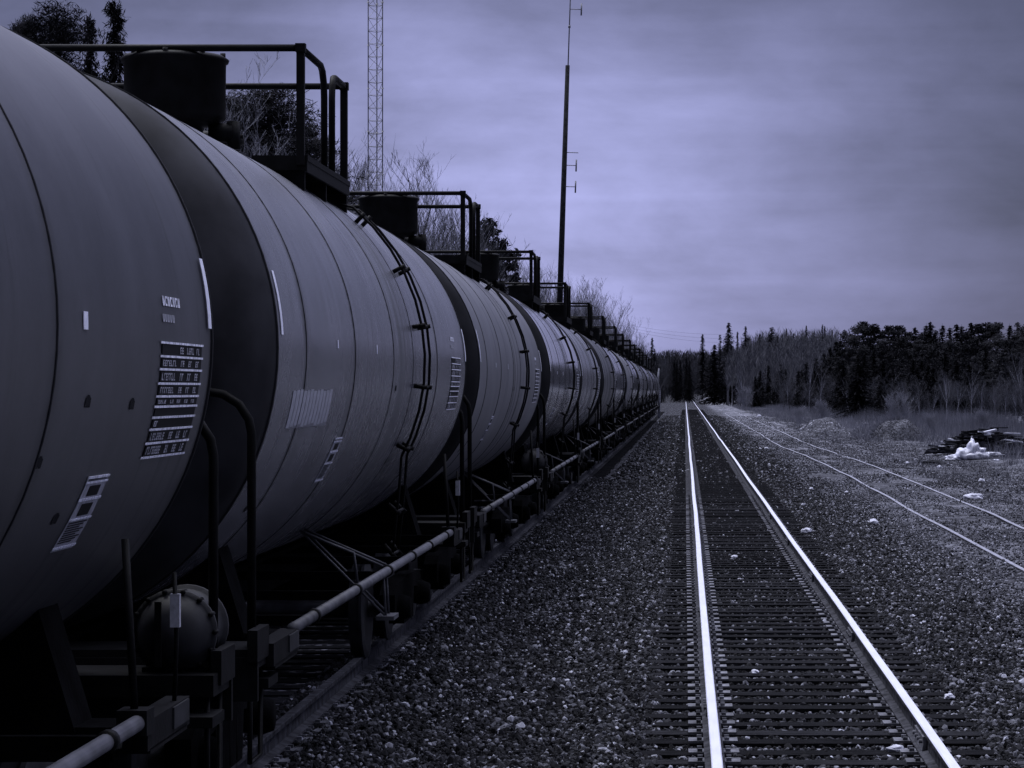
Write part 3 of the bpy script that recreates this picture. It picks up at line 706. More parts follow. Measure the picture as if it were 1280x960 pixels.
for z, ln, dip in ((17.0, .8, 0), (16.25, .7, 1), (15.0, .7, 1), (25.4, .7, 1), (26.5, .8, 1)):
    mb = MB(); mb.tube([(0, 0, z), (ln, 0, z)], .025, 6)
    if dip: mb.tube([(ln, 0, z - .35), (ln, 0, z + .35)], .05, 6)
    mb.build('antenna', M['galv'], mast)
mb = MB(); mb.tube([(0, 0, 0), (.05, .1, 2.4), (-.08, .1, 3.6), (.0, .1, 4.6)], [.12, .11, .09, .06], 8)
lp = mb.build('leaning_post', M['birch'], None, (-2.35, 232, -.3)); tag(lp, 'pale crooked post standing by the far end of the train', 'post')
# overhead wires
for k, (x, z) in enumerate(((-3, 21), (-1.5, 20), (0, 19))):
    mb = MB(); pts = []
    for i in range(13):
        q = i / 12; pts.append((-26 + 40 * q + x, 460 + 60 * q, z - 6 * q - 2.2 * 4 * q * (1 - q) + (12 - z) * .15))
    mb.tube(pts, .014, 4); wo = mb.build('overhead_wire', M['twig'])
    tag(wo, ['highest', 'middle', 'lowest'][k] + ' of the faint overhead wires crossing the sky above the end of the track', 'wire', 'overhead wires beyond the train')

# ------------------------------------------------------------ vegetation
def rvec(q, s): return Vector((q.uniform(-s, s), q.uniform(-s, s), q.uniform(-s, s)))
def bare_meshes(seed, h, spread=.32, depth=5, stems=1, trunk_r=None, first=.25):
    q = random.Random(seed); T = MB(); C = MB(); trunk_r = trunk_r or h * .009
    def grow(p, d, ln, r, lv):
        n = 4; pts = [p]; rr = [r]
        for i in range(n):
            d = (d + rvec(q, .13) + Vector((0, 0, .05 if lv else .02))).normalized(); p = p + d * ln / n; pts.append(p); rr.append(r * (1 - .55 * (i + 1) / n))
        if lv <= 1: T.tube(pts, rr, 5, False)
        else: C.tube(pts, rr, 3, False, False)
        if lv >= depth: return
        kids = {0: 9, 1: 5, 2: 4, 3: 3}.get(lv, 2)
        for k in range(kids):
            t = q.uniform(first if lv == 0 else .2, 1.0); i = min(int(t * n), n - 1); b = pts[i].lerp(pts[i + 1], t * n - i)
            a = q.uniform(0, 6.28); side = Vector((math.cos(a), math.sin(a), 0)); dd = (d * .75 + side * (spread * 2 if lv == 0 else .65) + Vector((0, 0, .25))).normalized()
            grow(b, dd, ln * q.uniform(.38, .58) * (1.15 - .4 * t if lv == 0 else 1), max(rr[i] * .55, .006), lv + 1)
    for s in range(stems):
        a = s * 6.28 / max(stems, 1) + q.uniform(0, 1); d = Vector((math.cos(a) * .22, math.sin(a) * .22, 1)).normalized() if stems > 1 else Vector((q.uniform(-.05, .05), q.uniform(-.05, .05), 1)).normalized()
        grow(Vector((math.cos(a), math.sin(a), 0)) * (.12 if stems > 1 else 0) - Vector((0, 0, .2)), d, h * q.uniform(.62, .8) if stems > 1 else h * .8, trunk_r, 0)
    return T, C
def quadcloud(C, c, rad, n, s, q, flat=.55, asp=.35):
    for _ in range(n):
        d = rvec(q, 1)
        while d.length > 1: d = rvec(q, 1)
        p = c + Vector((d.x * rad, d.y * rad, d.z * rad * flat)); a = rvec(q, 1).normalized(); b = a.orthogonal().normalized(); ss = s * q.uniform(.5, 1.3)
        b = (b + rvec(q, .5)).normalized()
        C.add([p - a * ss, p + b * ss * asp, p + a * ss, p - b * ss * asp], [(0, 1, 2, 3)])
def spruce_meshes(seed, h, wd, sparse=1.0, clear=.06, fine=1.0):
    q = random.Random(seed); T = MB(); C = MB(); T.tube([(0, 0, -.2), (0, 0, h * .5), (0, 0, h)], [h * .013, h * .008, .01], 6, False)
    z = h * clear
    while z < h * .985:
        t = (z - h * clear) / (h * (1 - clear)); L_ = wd * (1 - t) ** .85 * q.uniform(.75, 1.12) + .08
        for k in range(max(3, int(12 * sparse * (1 - t * .5)))):
            a = q.uniform(0, 6.28); l_ = L_ * q.uniform(.65, 1.1); n = max(2, int(l_ / (h * .018)))
            for i in range(n + 1):
                f = (i + .3) / (n + .3); dr = -l_ * .28 * f * f + (.1 * l_ * f if t > .6 else 0)
                p = Vector((math.cos(a) * l_ * f, math.sin(a) * l_ * f, z + dr)); ss = h * .017 * fine * q.uniform(.7, 1.4) * (1.25 - .5 * f)
                for _ in range(2 if fine == 1 else 9):
                    d = (Vector((math.cos(a), math.sin(a), -.25)) + rvec(q, .7)).normalized(); b = d.cross(Vector((q.uniform(-.5, .5), q.uniform(-.5, .5), 1))).normalized()
                    if fine < 1: p = p + rvec(q, h * .008)
                    C.add([p - d * ss, p + b * ss * .45 * fine, p + d * ss * 1.3, p - b * ss * .45 * fine], [(0, 1, 2, 3)])
        z += h * q.uniform(.014, .024)
    return T, C
def pine_meshes(seed, h, wd, clear=.35, nb=26, nq=46, qs=.016):
    q = random.Random(seed); T = MB(); C = MB(); pts = [Vector((0, 0, -.2))]; p = Vector((0, 0, 0))
    for i in range(6): p = p + Vector((q.uniform(-.02, .02) * h, q.uniform(-.02, .02) * h, h / 6)); pts.append(p.copy())
    T.tube(pts, [h * .018 * (1 - .14 * i) for i in range(7)], 7, False)
    for k in range(nb):
        t = clear + (1 - clear) * (k + q.random()) / nb; i = min(int(t * 6), 5); b = pts[i].lerp(pts[i + 1], t * 6 - i)
        tt = (t - clear) / (1 - clear); l_ = wd * (1 - tt ** 1.8) ** .7 * q.uniform(.45, 1.1) + .12; a = q.uniform(0, 6.28)
        tip = b + Vector((math.cos(a) * l_, math.sin(a) * l_, l_ * q.uniform(.05, .4))); T.tube([b, b.lerp(tip, .5) + Vector((0, 0, .05 * l_)), tip], [h * .006, h * .004, .01], 4, False)
        for m in range(3): quadcloud(C, b.lerp(tip, .45 + .27 * m) + rvec(q, wd * .08), wd * q.uniform(.16, .28), nq, h * qs, q, .45 if nq < 60 else .28, .35 if nq < 60 else .14)
    return T, C
def make_tree(name, meshes, tm, cm, label, cat, group=None):
    top = max(max(v[2] for v in m.v) for m in meshes); hh = 4.0 if name == 'bare_bush' else 10.0
    for m in meshes: m.v = [(v[0] * hh / top, v[1] * hh / top, v[2] * hh / top) for v in m.v]
    t = empty(name); meshes[0].build('trunk', tm, t); meshes[1].build('crown', cm, t); tag(t, label, cat, group); return t
used = set()
def place(proto, x, y, hs=1.0, rz=None, label=None, group=None, ws=None, z=None):
    o = proto
    if proto.name in used: o = copy_tree(proto)
    used.add(proto.name); used.add(o.name)
    o.location = (x, y, float(gz(x, y)) if z is None else z); o.rotation_euler = (0, 0, rnd.uniform(0, 6.28) if rz is None else rz)
    ws = hs if ws is None else ws; o.scale = (ws, ws, hs)
    if label: o['label'] = label
    if group: o['group'] = group
    return o
# every proto is 10 m high and scaled
PR = {}
PR['spruce'] = [make_tree('spruce_tree', spruce_meshes(s, 10, wd), M['bark'], M['needle'], 'spruce', 'spruce tree') for s, wd in ((1, 3.0), (2, 2.5), (3, 3.3))]
PR['nearspruce'] = [make_tree('spruce_tree', spruce_meshes(s, 10, wd, 1.3, .06, .6), M['bark'], M['needle'], 'spruce', 'spruce tree') for s, wd in ((1, 3.4), (2, 3.0))]
PR['spire'] = [make_tree('spruce_tree', spruce_meshes(s, 10, wd, .6, .15), M['bark'], M['needle'], 'spruce', 'spruce tree') for s, wd in ((11, .9), (12, 1.1))]
PR['pine'] = [make_tree('pine_tree', pine_meshes(s, 10, wd, cl), M['bark'], M['needle2'], 'pine', 'pine tree') for s, wd, cl in ((21, 2.6, .25), (22, 3.2, .3), (23, 2.2, .4))]
PR['bigpine'] = [make_tree('pine_tree', pine_meshes(s, 10, wd, cl, 90, 190, .0085), M['bark'], M['needle2'], 'pine', 'pine tree') for s, wd, cl in ((25, 2.4, .15), (26, 2.8, .2), (27, 2.0, .3))]
PR['bare'] = [make_tree('bare_tree', bare_meshes(s, 10, sp), M['bark'], M['twig'], 'bare', 'bare tree') for s, sp in ((31, .3), (32, .38), (33, .25))]
PR['palebare'] = [make_tree('bare_tree', bare_meshes(s, 10, sp, 5, 1, .07), M['birch'], M['twigpale'], 'bare', 'bare tree') for s, sp in ((34, .3), (35, .4), (36, .35))]
PR['birch'] = [make_tree('birch_tree', bare_meshes(s, 10, .2, 4, 1, .085, .45), M['birch'], M['twig'], 'birch', 'birch tree') for s in (41, 42)]
PR['bush'] = [make_tree('bare_bush', bare_meshes(s, 4, .35, 4, 7, .03, .15), M['twigpale'], M['twigpale'], 'bush', 'bush') for s in (51, 52)]
def at(u, v, y):   # photograph reading -> world position at depth y
    return (u - 856) / 3200 * y, 2.39 + (487 - v) / 3200 * y
def put(kind, u, vtop, y, label, group=None, idx=0, wk=1.0, base=10.0):
    x, zt = at(u, vtop, y); z0 = float(gz(x, y)); s = (zt - z0) / base
    return place(PR[kind][idx % len(PR[kind])], x, y, s, None, label, group, s * wk)
# left, behind the train
put('nearspruce', 143, -4, 78, 'narrow dark spruce standing alone above the first tank car, right of a thinner spruce', None, 1, .55)
put('nearspruce', 113, 14, 84, 'thin dark spruce between the spreading pine and the taller spruce at the top left', None, 1, .42)
put('bigpine', 72, -2, 80, 'spreading dark pine leaning over the first tank car at the top left corner', None, 1, .8)
put('bigpine', 24, 14, 86, 'low pine branches furthest left above the first tank car', None, 2, .6)
put('palebare', 300, 52, 84, 'bare pale tree with forked branches just right of the big round housing', None, 1, .9)
put('palebare', 262, 66, 86, 'bare tree whose twigs show directly above the big round housing', None, 0, .7)
put('bigpine', 345, 100, 92, 'large bushy pine seen through the railing of the second tank car', None, 0, 1.5)
put('bigpine', 298, 118, 96, 'dark pine just behind the big round housing of the second tank car', None, 2, 1.3)
put('palebare', 330, 118, 88, 'tangle of pale branches in front of the bushy pine behind the railing', None, 2, 1.0)
put('palebare', 355, 112, 90, 'pale bare tree crossing the upright posts of the railing', None, 0, 1.1)
put('palebare', 312, 104, 94, 'pale bare tree with branches just right of the big round housing, behind the pine', None, 1, 1.1)
put('bigpine', 372, 150, 99, 'dark pine low behind the railing posts of the second tank car', None, 2, .9)
lab = 'pale bare tree in the thicket seen through the first railing'; g = 'pale bare trees seen through the railing'
for u, v, y, i in ((288, 96, 96, 0), (320, 108, 99, 1), (340, 120, 93, 2), (366, 128, 97, 0), (398, 168, 104, 1), (384, 150, 101, 2), (276, 112, 92, 1), (305, 125, 90, 2)): put('palebare', u, v, y, lab, g, i, 1.15)
lab = 'bare grey tree in the row behind the train around the lattice tower'; g = 'bare trees behind the train'
for u, v, y, i in ((425, 190, 112, 0), (446, 178, 118, 1), (495, 176, 120, 2), (512, 184, 122, 0), (405, 200, 108, 2), (475, 210, 115, 1), (380, 172, 104, 1), (528, 232, 125, 2), (546, 248, 132, 0), (562, 246, 135, 1), (575, 252, 140, 2), (536, 250, 128, 1), (552, 262, 150, 2), (455, 222, 110, 2), (588, 262, 150, 0)):
    put('bare', u, v, y, lab, g, i, .75)
put('bigpine', 424, 205, 116, 'small bushy pine at the foot of the railing post, left of the lattice tower', None, 0, .7)
put('pine', 600, 270, 160, 'dark pine right of the second car railing post, before the last low crowns', None, 0, .9)
put('pine', 628, 296, 175, 'low round pine left of the tall leaning mast', None, 2, .9)
put('bare', 566, 262, 148, 'bare tree between the two posts of the second railing', None, 1, 1.1)
put('bare', 585, 268, 152, 'bare tree directly behind the far post of the second railing', None, 0, 1.1)
put('spruce', 645, 318, 185, 'lowest dark pine of the row left of the tall leaning mast', None, 1, .5)
lab = 'bare tree with upright twigs right of the leaning mast'; g = 'bare trees right of the mast'
for u, v, y, i in ((664, 326, 190, 0), (682, 330, 200, 2), (718, 346, 230, 1), (735, 342, 240, 0), (752, 346, 250, 2), (766, 356, 262, 1), (776, 380, 280, 0), (742, 358, 245, 2)):
    put('bare', u, v, y, lab, g, i, .75)
lab = 'tree of the dark wood at the far end of the train'; g = 'trees beyond the end of the train'
q = random.Random(9)
for u, v in ((782, 402), (790, 410), (797, 414), (803, 420), (809, 424), (815, 420), (821, 432), (828, 440), (835, 446), (843, 449), (850, 447), (858, 446), (865, 443), (872, 438), (794, 420), (806, 430), (818, 436), (832, 450), (846, 452), (862, 450)):
    put('bare' if q.random() < .55 else 'spruce', u, v, q.uniform(480, 620), lab, g, q.randrange(3), .6)
# right, foreground row of the wood
put('spruce', 893, 430, 445, 'left of the two tall dark spruces standing at the right of the track end', None, 0, 1.1)
put('spruce', 909, 427, 450, 'right of the two tall dark spruces standing at the right of the track end', None, 2, 1.0)
put('spruce', 926, 442, 440, 'smaller dark spruce just right of the two tall ones', None, 1, .7)
put('spire', 878, 417, 600, 'lone slender spire tree left of the two tall dark spruces', None, 0, 1.2)
put('spruce', 911, 402, 600, 'highest pointed spruce over the far left end of the grey hill', None, 0, .85)
put('spruce', 932, 406, 590, 'short pointed conifer on the skyline right of the highest spruce there', None, 1, .8)
put('spire', 965, 408, 520, 'tall isolated dark spruce on the grey hillside', None, 1, 2.0)
lab = 'thin pointed treetop pricking the skyline of the grey hill'; g = 'thin spruces on the hill skyline'
for u, v in ((900, 417), (983, 410), (1008, 406), (1028, 405), (1031, 407), (992, 416), (1018, 414), (1040, 412), (950, 416), (922, 414), (972, 419)): put('spire', u, v, q.uniform(540, 620), lab, g, q.randrange(2), .9)
lab = 'dark conifer of the dense stand on the right'; g = 'conifers of the dense stand on the right'
for u, v, y, k in ((1056, 412, 330, 'spruce'), (1068, 404, 320, 'pine'), (1082, 401, 325, 'pine'), (1096, 404, 318, 'pine'), (1110, 406, 322, 'pine'), (1124, 406, 316, 'pine'), (1134, 414, 310, 'pine'), (1144, 408, 300, 'spruce'), (1158, 404, 305, 'spruce'), (1163, 401, 300, 'spruce'), (1170, 412, 290, 'spruce'),
                   (1178, 404, 298, 'spruce'), (1187, 407, 290, 'spruce'), (1196, 404, 285, 'spruce'), (1202, 405, 295, 'spruce'), (1214, 402, 290, 'spruce'), (1226, 404, 300, 'pine'), (1238, 402, 295, 'pine'), (1249, 402, 290, 'pine'), (1262, 404, 285, 'spruce'), (1272, 402, 280, 'spruce'), (1279, 405, 278, 'spruce'),
                   (1061, 436, 290, 'pine'), (1078, 430, 292, 'pine'), (1092, 436, 285, 'spruce'), (1105, 432, 288, 'pine'), (1120, 438, 280, 'spruce'), (1136, 434, 276, 'pine'), (1152, 440, 270, 'spruce'), (1166, 432, 268, 'pine'), (1182, 436, 265, 'spruce'), (1198, 438, 262, 'spruce'), (1212, 424, 255, 'pine'), (1232, 430, 250, 'spruce'), (1258, 424, 240, 'spruce'), (1246, 446, 236, 'pine'), (1274, 440, 232, 'spruce'), (1285, 420, 240, 'pine'),
                   (1050, 424, 335, 'spruce'), (1044, 446, 340, 'pine'), (1290, 404, 270, 'spruce'), (1300, 410, 260, 'pine'), (1283, 402, 262, 'pine'), (1266, 418, 258, 'pine'), (1222, 444, 246, 'pine'), (1145, 424, 284, 'pine'), (1172, 426, 280, 'pine'), (1192, 424, 276, 'pine'), (1128, 420, 296, 'pine'), (1090, 420, 300, 'pine'), (1072, 418, 305, 'pine'), (1108, 422, 298, 'pine'), (1152, 414, 300, 'pine'), (1210, 414, 285, 'pine'), (1242, 416, 270, 'pine'), (1256, 440, 228, 'pine'), (1066, 452, 282, 'pine'), (1112, 452, 268, 'pine'), (1142, 456, 262, 'spruce')):
    put(k, u, v, y, lab, g, q.randrange(3), 1.25 if k == 'pine' else 1.1)
lab = 'squat dark conifer low among bare saplings at the middle of the wood'; g = 'squat conifers among the saplings'
for u, v, y in ((950, 462, 400), (960, 456, 410), (975, 455, 405), (982, 460, 395), (1002, 462, 380), (1018, 458, 375), (1036, 462, 360), (1076, 489, 235), (1100, 480, 240), (1022, 470, 370), (1202, 482, 205), (944, 470, 380), (1052, 470, 330), (990, 472, 370)): put('spruce', u, v, y, lab, g, q.randrange(3), 1.25)
for u, v in ((1008, 452), (1020, 446), (1030, 440), (1038, 432), (1046, 426), (1014, 466), (1034, 458), (998, 462)): put('spruce', u, v, q.uniform(320, 400), lab, g, q.randrange(3), 1.3)
for k in range(30): put('spruce', q.uniform(1046, 1292), q.uniform(442, 470), q.uniform(225, 300), lab, g, q.randrange(3), 1.5)
lab = 'pale thin birch trunk in front of the dark wood'; g = 'birches along the edge of the wood'
for u, v, y in ((1183, 455, 190), (1214, 448, 178), (1228, 470, 185), (1258, 468, 182), (1166, 474, 205), (1279, 430, 168), (1130, 470, 215), (929, 440, 395), (1012, 440, 300), (1026, 448, 290), (985, 458, 330), (1085, 478, 235), (1245, 476, 195), (1150, 478, 208), (1196, 470, 200), (1271, 474, 190), (1060, 470, 250), (1042, 466, 262)):
    put('birch', u, v, y, lab, g, q.randrange(2), .8)
lab = 'bare sapling at the edge of the wood on the right'; g = 'bare saplings along the edge of the wood'
for k in range(70):
    u = q.uniform(925, 1290); y = float(np.interp(u, [920, 1050, 1290], [420, 270, 170])) * q.uniform(.9, 1.15)
    put('bare', u, q.uniform(458, 490), y, lab, g, q.randrange(3), 1.1)
x, _ = at(1124, 0, 168); place(PR['bush'][0], x, 168, .78, 0, 'large pale many stemmed bare bush behind the brush heap', None)
for u, y, s, l_ in ((1030, 205, .62, 'pale rounded bare bush behind the leaf heap beside the siding'), (932, 330, .9, 'pale bare bush at the foot of the smaller spruce'), (998, 190, .45, 'low pale bare bush at the left end of the leaf heap'), (1232, 150, .5, 'bare bush just behind the left end of the scrap lumber pile'), (1165, 165, .42, 'small bare bush right of the brush heap')):
    x, _ = at(u, 0, y); place(PR['bush'][1 if u != 932 else 0], x, y, s, None, l_)

# uncountable vegetation: slivers gathered in one object each
def slivers(name, base, top, width, mat):
    base = np.asarray(base); top = np.asarray(top); n = len(base); a = rng.random(n) * 6.283
    off = np.stack([np.cos(a), np.sin(a), np.zeros(n)], 1) * np.asarray(width)[:, None]
    V = np.stack([base - off, base + off, top], 1).reshape(-1, 3); F = np.arange(n * 3).reshape(-1, 3)
    o = np_mesh(name, V, F, mat); o['kind'] = 'stuff'; return o
def wood(name, xs_, ys_, h, mat, br=34, wid=.045):
    n = len(xs_); z0 = gz(xs_, ys_); B = []; T = []; W = []
    tr = np.stack([xs_, ys_, z0], 1); tp = tr + np.stack([rng.normal(0, .3, n), rng.normal(0, .3, n), h], 1); B.append(tr); T.append(tp); W.append(np.full(n, wid * 1.8))
    for k in range(br):
        f = .3 + .65 * rng.random(n); b = tr + (tp - tr) * f[:, None]; a = rng.random(n) * 6.283; l_ = h * (1 - f * .75) * (.18 + .2 * rng.random(n))
        B.append(b); T.append(b + np.stack([np.cos(a) * l_ * .6, np.sin(a) * l_ * .6, l_], 1)); W.append(np.full(n, wid))
    return slivers(name, np.concatenate(B), np.concatenate(T), np.concatenate(W), mat)
n = 5200; wx = rng.uniform(3, 110, n); wy = rng.uniform(400, 690, n); k = (wx > 7.2) & (wx / wy < .12); wood('hillside_wood', wx[k], wy[k], rng.uniform(7.0, 10.5, k.sum()) * (1 - .5 * (wx[k] / wy[k] > .06)), M['twig'], 34, .05)
n = 4200; wx = rng.uniform(-55, 20, n); wy = rng.uniform(470, 700, n); k = (wy > 610) | (wx < -4.5); wx = wx[k]; wy = wy[k]; wood('woodland', wx, wy, np.interp(wx, [-30, -14, -5, 2, 15], [14.5, 13.5, 8.0, 5.0, 7.0]) * rng.uniform(.6, 1.1, len(wx)), M['twigdark'], 34, .06)
n = 1300; wood('track_end_wood', rng.uniform(-9, 12, n), rng.uniform(645, 720, n), rng.uniform(6, 11.0, n), M['twigdark'], 34, .07)
n = 2200; wx = rng.uniform(18, 80, n); wy = rng.uniform(190, 400, n); k = wx > 17 + 6 * (vnoise(wy * .05, wy * 0)) + (wy - 190) * 0; wood('undergrowth', wx[k], wy[k], rng.uniform(1.5, 3.4, k.sum()), M['twigdark'], 26, .022)
n = 5200; wy = 92 + 390 * rng.random(n) ** 1.4; wx = -np.interp(wy, [90, 100, 130, 180, 260, 480], [17, 14.5, 12, 12.5, 9, 10]) - rng.random(n) * 20; wood('thicket', wx, wy, rng.uniform(9.5, 14.4, n), M['twigpale'], 44, .017)
# brush and dead grass on the verge
n = 150000; gy = rng.uniform(95, 420, n); gx = 7.6 + 16 * rng.random(n) ** .75; dens = vnoise(gx * .5, gy * .12); edge = np.interp(gy, [95, 150, 200, 420], [13, 11, 9.5, 7.6])
k = (gx + (dens - .5) * 5 > edge); gx = gx[k]; gy = gy[k]; hh = (.2 + 1.15 * rng.random(len(gx)) * np.clip((gx - 9) / 9, .15, 1)) * (.5 + dens[k])
b = np.stack([gx, gy, gz(gx, gy) - .02], 1); slivers('dry_brush', b, b + np.stack([rng.normal(0, .16, len(gx)), rng.normal(0, .16, len(gx)), hh], 1), np.full(len(gx), .011), M['brush'])
n = 60000; gy = rng.uniform(60, 420, n); gx = 7.3 + 13 * rng.random(n); k = vnoise(gx * .8 + 9, gy * .2) > .52; gx = gx[k]; gy = gy[k]
b = np.stack([gx, gy, gz(gx, gy) - .02], 1); slivers('dead_grass', b, b + np.stack([rng.normal(0, .09, len(gx)), rng.normal(0, .09, len(gx)), .06 + .2 * rng.random(len(gx))], 1), np.full(len(gx), .012), M['grass'])

# ------------------------------------------------------------ heaps, scrap and stones
def heap(name, x, y, rx, ry, h, mat, label, cat, seed, tw, nt_=0, flecks=0):
    t = empty(name, (x, y, float(gz(x, y)) - .05)); tag(t, label, cat); mb = MB(); n, m = 40, 12; vs = []
    for i in range(m + 1):
        r = i / m
        for k in range(n):
            a = 6.283 * k / n; px, py = rx * r * math.cos(a), ry * r * math.sin(a); nn = mnoise.noise(Vector((px * 1.3 + seed, py * 1.3, 0)))
            vs.append((px * (1 + .12 * nn), py * (1 + .12 * nn), h * (max(0, 1 - r ** 2.2)) * (1 + .25 * nn) + .06 * mnoise.noise(Vector((px * 5, py * 5, seed)))))
    mb.add(vs, [(i * n + k, (i + 1) * n + k, (i + 1) * n + (k + 1) % n, i * n + (k + 1) % n) for i in range(m) for k in range(n)], False); mb.build('mound', mat, t)
    q = random.Random(seed); C = MB()
    for _ in range(nt_):
        a = q.uniform(0, 6.283); r = q.random() ** .5; p = Vector((rx * r * math.cos(a), ry * r * math.sin(a), h * max(0, 1 - r ** 2.2) * .95)); d = (rvec(q, 1) + Vector((math.cos(a) * .5, 0, .3))).normalized() * q.uniform(.15, .5)
        C.tube([p - d * .3, p + d * .5 + rvec(q, .05), p + d], [.012, .009, .004], 3, False, False)
    if nt_: C.build('twig_cover', tw, t)
    C = MB()
    for _ in range(flecks):
        a = q.uniform(0, 6.283); r = q.random() ** .6; p = Vector((rx * r * math.cos(a), ry * r * math.sin(a), h * max(0, 1 - r ** 2.2) + .03)); C.lathe([(.001, -.02), (q.uniform(.02, .05), 0), (.001, .025)], p, 'z', 5, False)
    if flecks: C.build('pale_stones', M['chalk'], t)
    return t
heap('leaf_heap', 8.1, 150, 1.75, 2.0, 1.05, M['leaf'], 'rounded heap of dirt flecked with pale stones, left of the brush heap', 'heap', 3, M['brush'], 260, 170)
heap('brush_heap', 12.1, 146, 1.55, 1.9, 1.15, M['leaf'], 'domed heap of dark brush and twigs in front of the many stemmed bush', 'heap', 8, M['twig'], 900)
pile = empty('scrap_lumber_pile', (13.3, 112, float(gz(13.0, 112)))); tag(pile, 'long low pile of dark broken boards with bleached white ends at the right edge', 'lumber pile')
q = random.Random(4); D = MB(); W_ = MB(); G_ = MB()
for k in range(330):
    px = q.uniform(-2.2, 2.2); py = q.uniform(-.9, .9); pz = q.uniform(0, 1) * 1.2 * max(.12, 1 - (abs(px + .0) / 2.3) ** 2) * (1 - abs(py) * .4); l_ = q.uniform(.4, 1.5); rz = q.uniform(-.7, .7) + (1.57 if q.random() < .2 else 0); l_ = l_ * (.5 if k > 290 else 1)
    tgt = W_ if (k > 290 and (pz := pz + .12)) else (G_ if q.random() < .3 else D)
    a = Vector((math.cos(rz), math.sin(rz), q.uniform(-.22, .22))).normalized() * l_ / 2; c = Vector((px, py, pz + .06)); s_ = a.cross(Vector((0, 0, 1))).normalized() * (q.uniform(.10, .2) if k > 290 else q.uniform(.05, .13)); u_ = Vector((0, 0, q.uniform(.015, .04)))
    vs = [c - a - s_ - u_, c - a + s_ - u_, c + a + s_ - u_, c + a - s_ - u_, c - a - s_ + u_, c - a + s_ + u_, c + a + s_ + u_, c + a - s_ + u_]
    tgt.add(vs, [(0, 1, 2, 3), (4, 7, 6, 5), (0, 4, 5, 1), (1, 5, 6, 2), (2, 6, 7, 3), (3, 7, 4, 0)])
D.build('dark_boards', M['boarddark'], pile); W_.build('bleached_boards', M['boardpale'], pile); G_.build('grey_boards', M['board'], pile)
def crumple(name, loc, rx, ry, rz_, mat, label, cat, seed, fold=.35, rot=0, group=None):
    mb = MB(); n, m = 26, 14; vs = []
    for i in range(m + 1):
        ph = math.pi * i / m
        for k in range(n):
            a = 6.283 * k / n; d = Vector((math.sin(ph) * math.cos(a), math.sin(ph) * math.sin(a), math.cos(ph)))
            nn = 1 + fold * mnoise.noise(d * 1.6 + Vector((seed, 0, 0))) + fold * .6 * abs(mnoise.noise(d * 4 + Vector((0, seed, 0))))
            p = Vector((d.x * rx, d.y * ry, max(d.z, -.35) * rz_)) * nn; vs.append((p.x, p.y, p.z))
    mb.add(vs, [(i * n + k, (i + 1) * n + k, (i + 1) * n + (k + 1) % n, i * n + (k + 1) % n) for i in range(m) for k in range(n)], False)
    o = mb.build(name, mat, None, loc); o.rotation_euler = (0, 0, rot); tag(o, label, cat, group); return o
def gp(u, v):   # ground point seen at u, v
    y = 60.0
    for _ in range(60): x = (u - 856) / 3200 * y; y = y * .5 + .5 * (2.39 - float(gz(x, y))) * 3200 / (v - 487)
    return (u - 856) / 3200 * y, y
x, y = gp(1213, 574); z = float(gz(x, y))
# heaped white sheet: one mesh from a tall fold, a wide fold and a flat tail
mb = MB()
def blob(mb, c, r, seed, fold=.4):
    n, m = 24, 12; vs = []
    for i in range(m + 1):
        ph = math.pi * i / m
        for k in range(n):
            a = 6.283 * k / n; d = Vector((math.sin(ph) * math.cos(a), math.sin(ph) * math.sin(a), math.cos(ph)))
            nn = 1 + fold * mnoise.noise(d * 1.8 + Vector((seed, 0, 0))) - fold * .7 * abs(mnoise.noise(d * 3.7 + Vector((0, seed, 0))))
            vs.append((c[0] + d.x * r[0] * nn, c[1] + d.y * r[1] * nn, c[2] + d.z * r[2] * nn))
    mb.add(vs, [(i * n + k, (i + 1) * n + k, (i + 1) * n + (k + 1) % n, i * n + (k + 1) % n) for i in range(m) for k in range(n)], True)
blob(mb, (.12, .1, .36), (.30, .4, .42), 1.3, .5); blob(mb, (.42, 0, .28), (.27, .3, .2), 6.3, .5); blob(mb, (-.28, 0, .18), (.34, .4, .30), 5.1); blob(mb, (.25, -.1, .13), (.62, .4, .2), 9.7); blob(mb, (.85, .05, .2), (.5, .3, .10), 2.2)
o = mb.build('plastic_sheet', M['tarp'], None, (x, y, z)); tag(o, 'crumpled white plastic sheet heaped in front of the lumber pile', 'plastic sheet')
x, y = gp(1192, 575); crumple('plastic_bag', (x, y, float(gz(x, y)) + .07), .34, .25, .14, M['tarp'], 'small white plastic bag left of the heaped white sheet', 'bag', 3.3, .4, -.2)
x, y = gp(1262, 572); mb = MB(); mb.box((0, 0, .10), (2.6, .24, .16), rz=-.12); o = mb.build('timber_beam', M['boarddark'], None, (x + .2, y, float(gz(x, y)))); tag(o, 'black beam lying right of the heaped white sheet', 'beam')
x, y = gp(1166, 580); crumple('dirt_clod', (x, y, float(gz(x, y)) + .02), .42, .3, .12, M['boarddark'], 'flat black lump left of the small white bag', 'lump', 7.1)
x, y = gp(1084, 524); mb = MB(); mb.box((-.3, 0, .1), (1.3, .5, .16), .1); mb.box((.1, .1, .24), (.9, .4, .1), -.2); mb.box((.35, -.15, .3), (.6, .2, .05), .1, mi=1)
o = mb.build('broken_boards', [M['boarddark'], M['boardpale']], None, (x, y, float(gz(x, y)))); tag(o, 'stack of black boards with one white edge between the two heaps', 'boards')
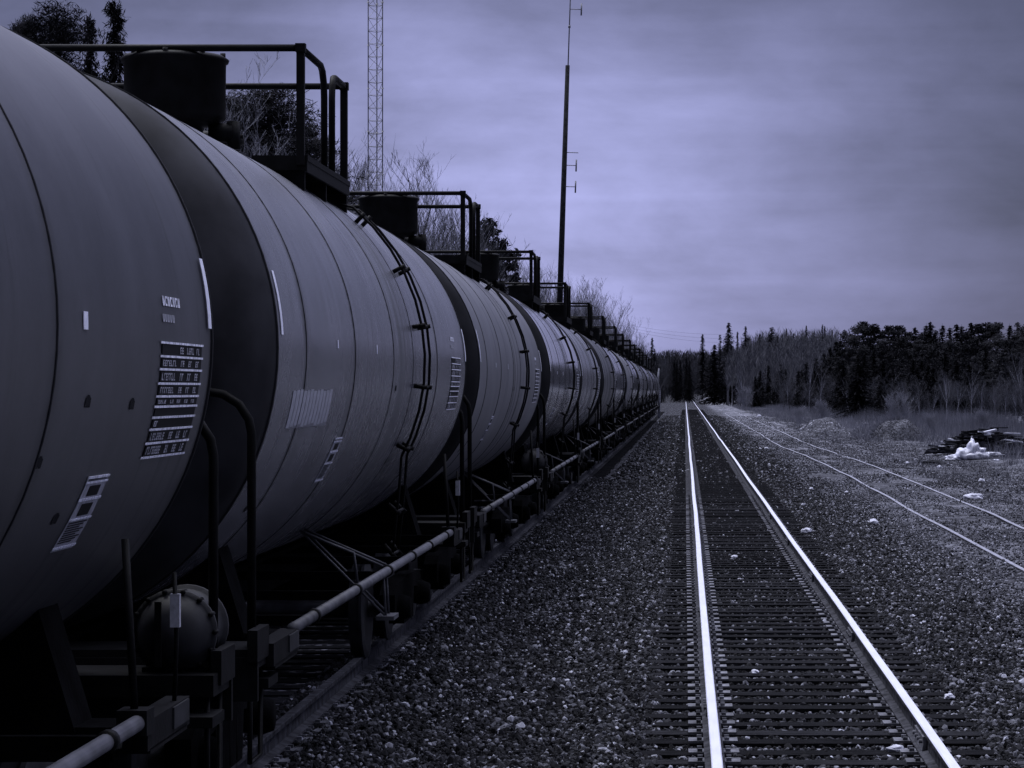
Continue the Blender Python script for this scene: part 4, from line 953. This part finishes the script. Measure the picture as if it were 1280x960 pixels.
x, y = gp(1083, 530); crumple('stone', (x, y, float(gz(x, y)) + .06), .2, .2, .12, M['chalk'], 'bright white stone in front of the black boards between the heaps', 'stone', 2.2)
# pale stones, each where it lies
stones = [(1218, 625, .17, 'flat white block lying beside the far siding rail at the right', 1.9), (1227, 603, .12, 'pale flat stone above the white block near the far siding rail', 1), (1174, 586, .12, 'pale stone left of the flat white bag and beam', 1), (1134, 580, .09, 'small pale stone just behind the far siding rail', 1), (1196, 540, .1, 'white scrap in front of the left end of the pile', 1),
          (1092, 656, .12, 'rounded pale stone in the gravel right of the middle track, nearest the siding', 1), (1008, 668, .11, 'pale oblong stone just right of the right polished rail', 1), (1014, 613, .075, 'white stone between the middle track and the siding, level with the pale stone pair', 1), (1004, 633, .06, 'small pale stone below the white stone beside the middle track', 1), (1058, 617, .06, 'small pale stone close to the near siding rail', 1), (958, 562, .12, 'left part of the pale stone pair beside the near siding rail', 1), (950, 562, .08, 'tiny pale stone at the left end of the pale pair', 1),
          (1187, 878, .055, 'pale stone on the gravel right of the middle track near the bottom', 1), (1119, 944, .05, 'white chip lying between the polished rails at the bottom of the picture', 1.8), (944, 846, .045, 'pale stone lying between the rails low in the picture', 1), (918, 700, .06, 'small white stone between the rails in the middle distance', 1), (949, 521, .25, 'white stone at the edge of the brush beyond the siding', 1), (760, 641, .04, 'light stone in the ballast between the train and the middle track', 1), (709, 855, .03, 'tiny white stone in the ballast near the bottom centre', 1),
          (1245, 577, .1, 'pale scrap right of the white sheet on the ground', 1.6), (1130, 537, .22, 'pale slanted stone resting against the brush heap', 1)]
for i, (u, v, s_, l_, ex) in enumerate(stones):
    x, y = gp(u, v); crumple('stone', (x, y, float(gz(x, y)) + s_ * .25 + (.03 if -.4 < x < 2.3 else .02)), s_ * ex * .8, s_ * .7, s_ * .55, M['chalk'], l_, 'stone', i * 1.7, .35, rnd.uniform(-.6, .6))
for k in PR:
    for o in PR[k]:
        if o.name not in used:
            for c in list(o.children): bpy.data.objects.remove(c)
            bpy.data.objects.remove(o)
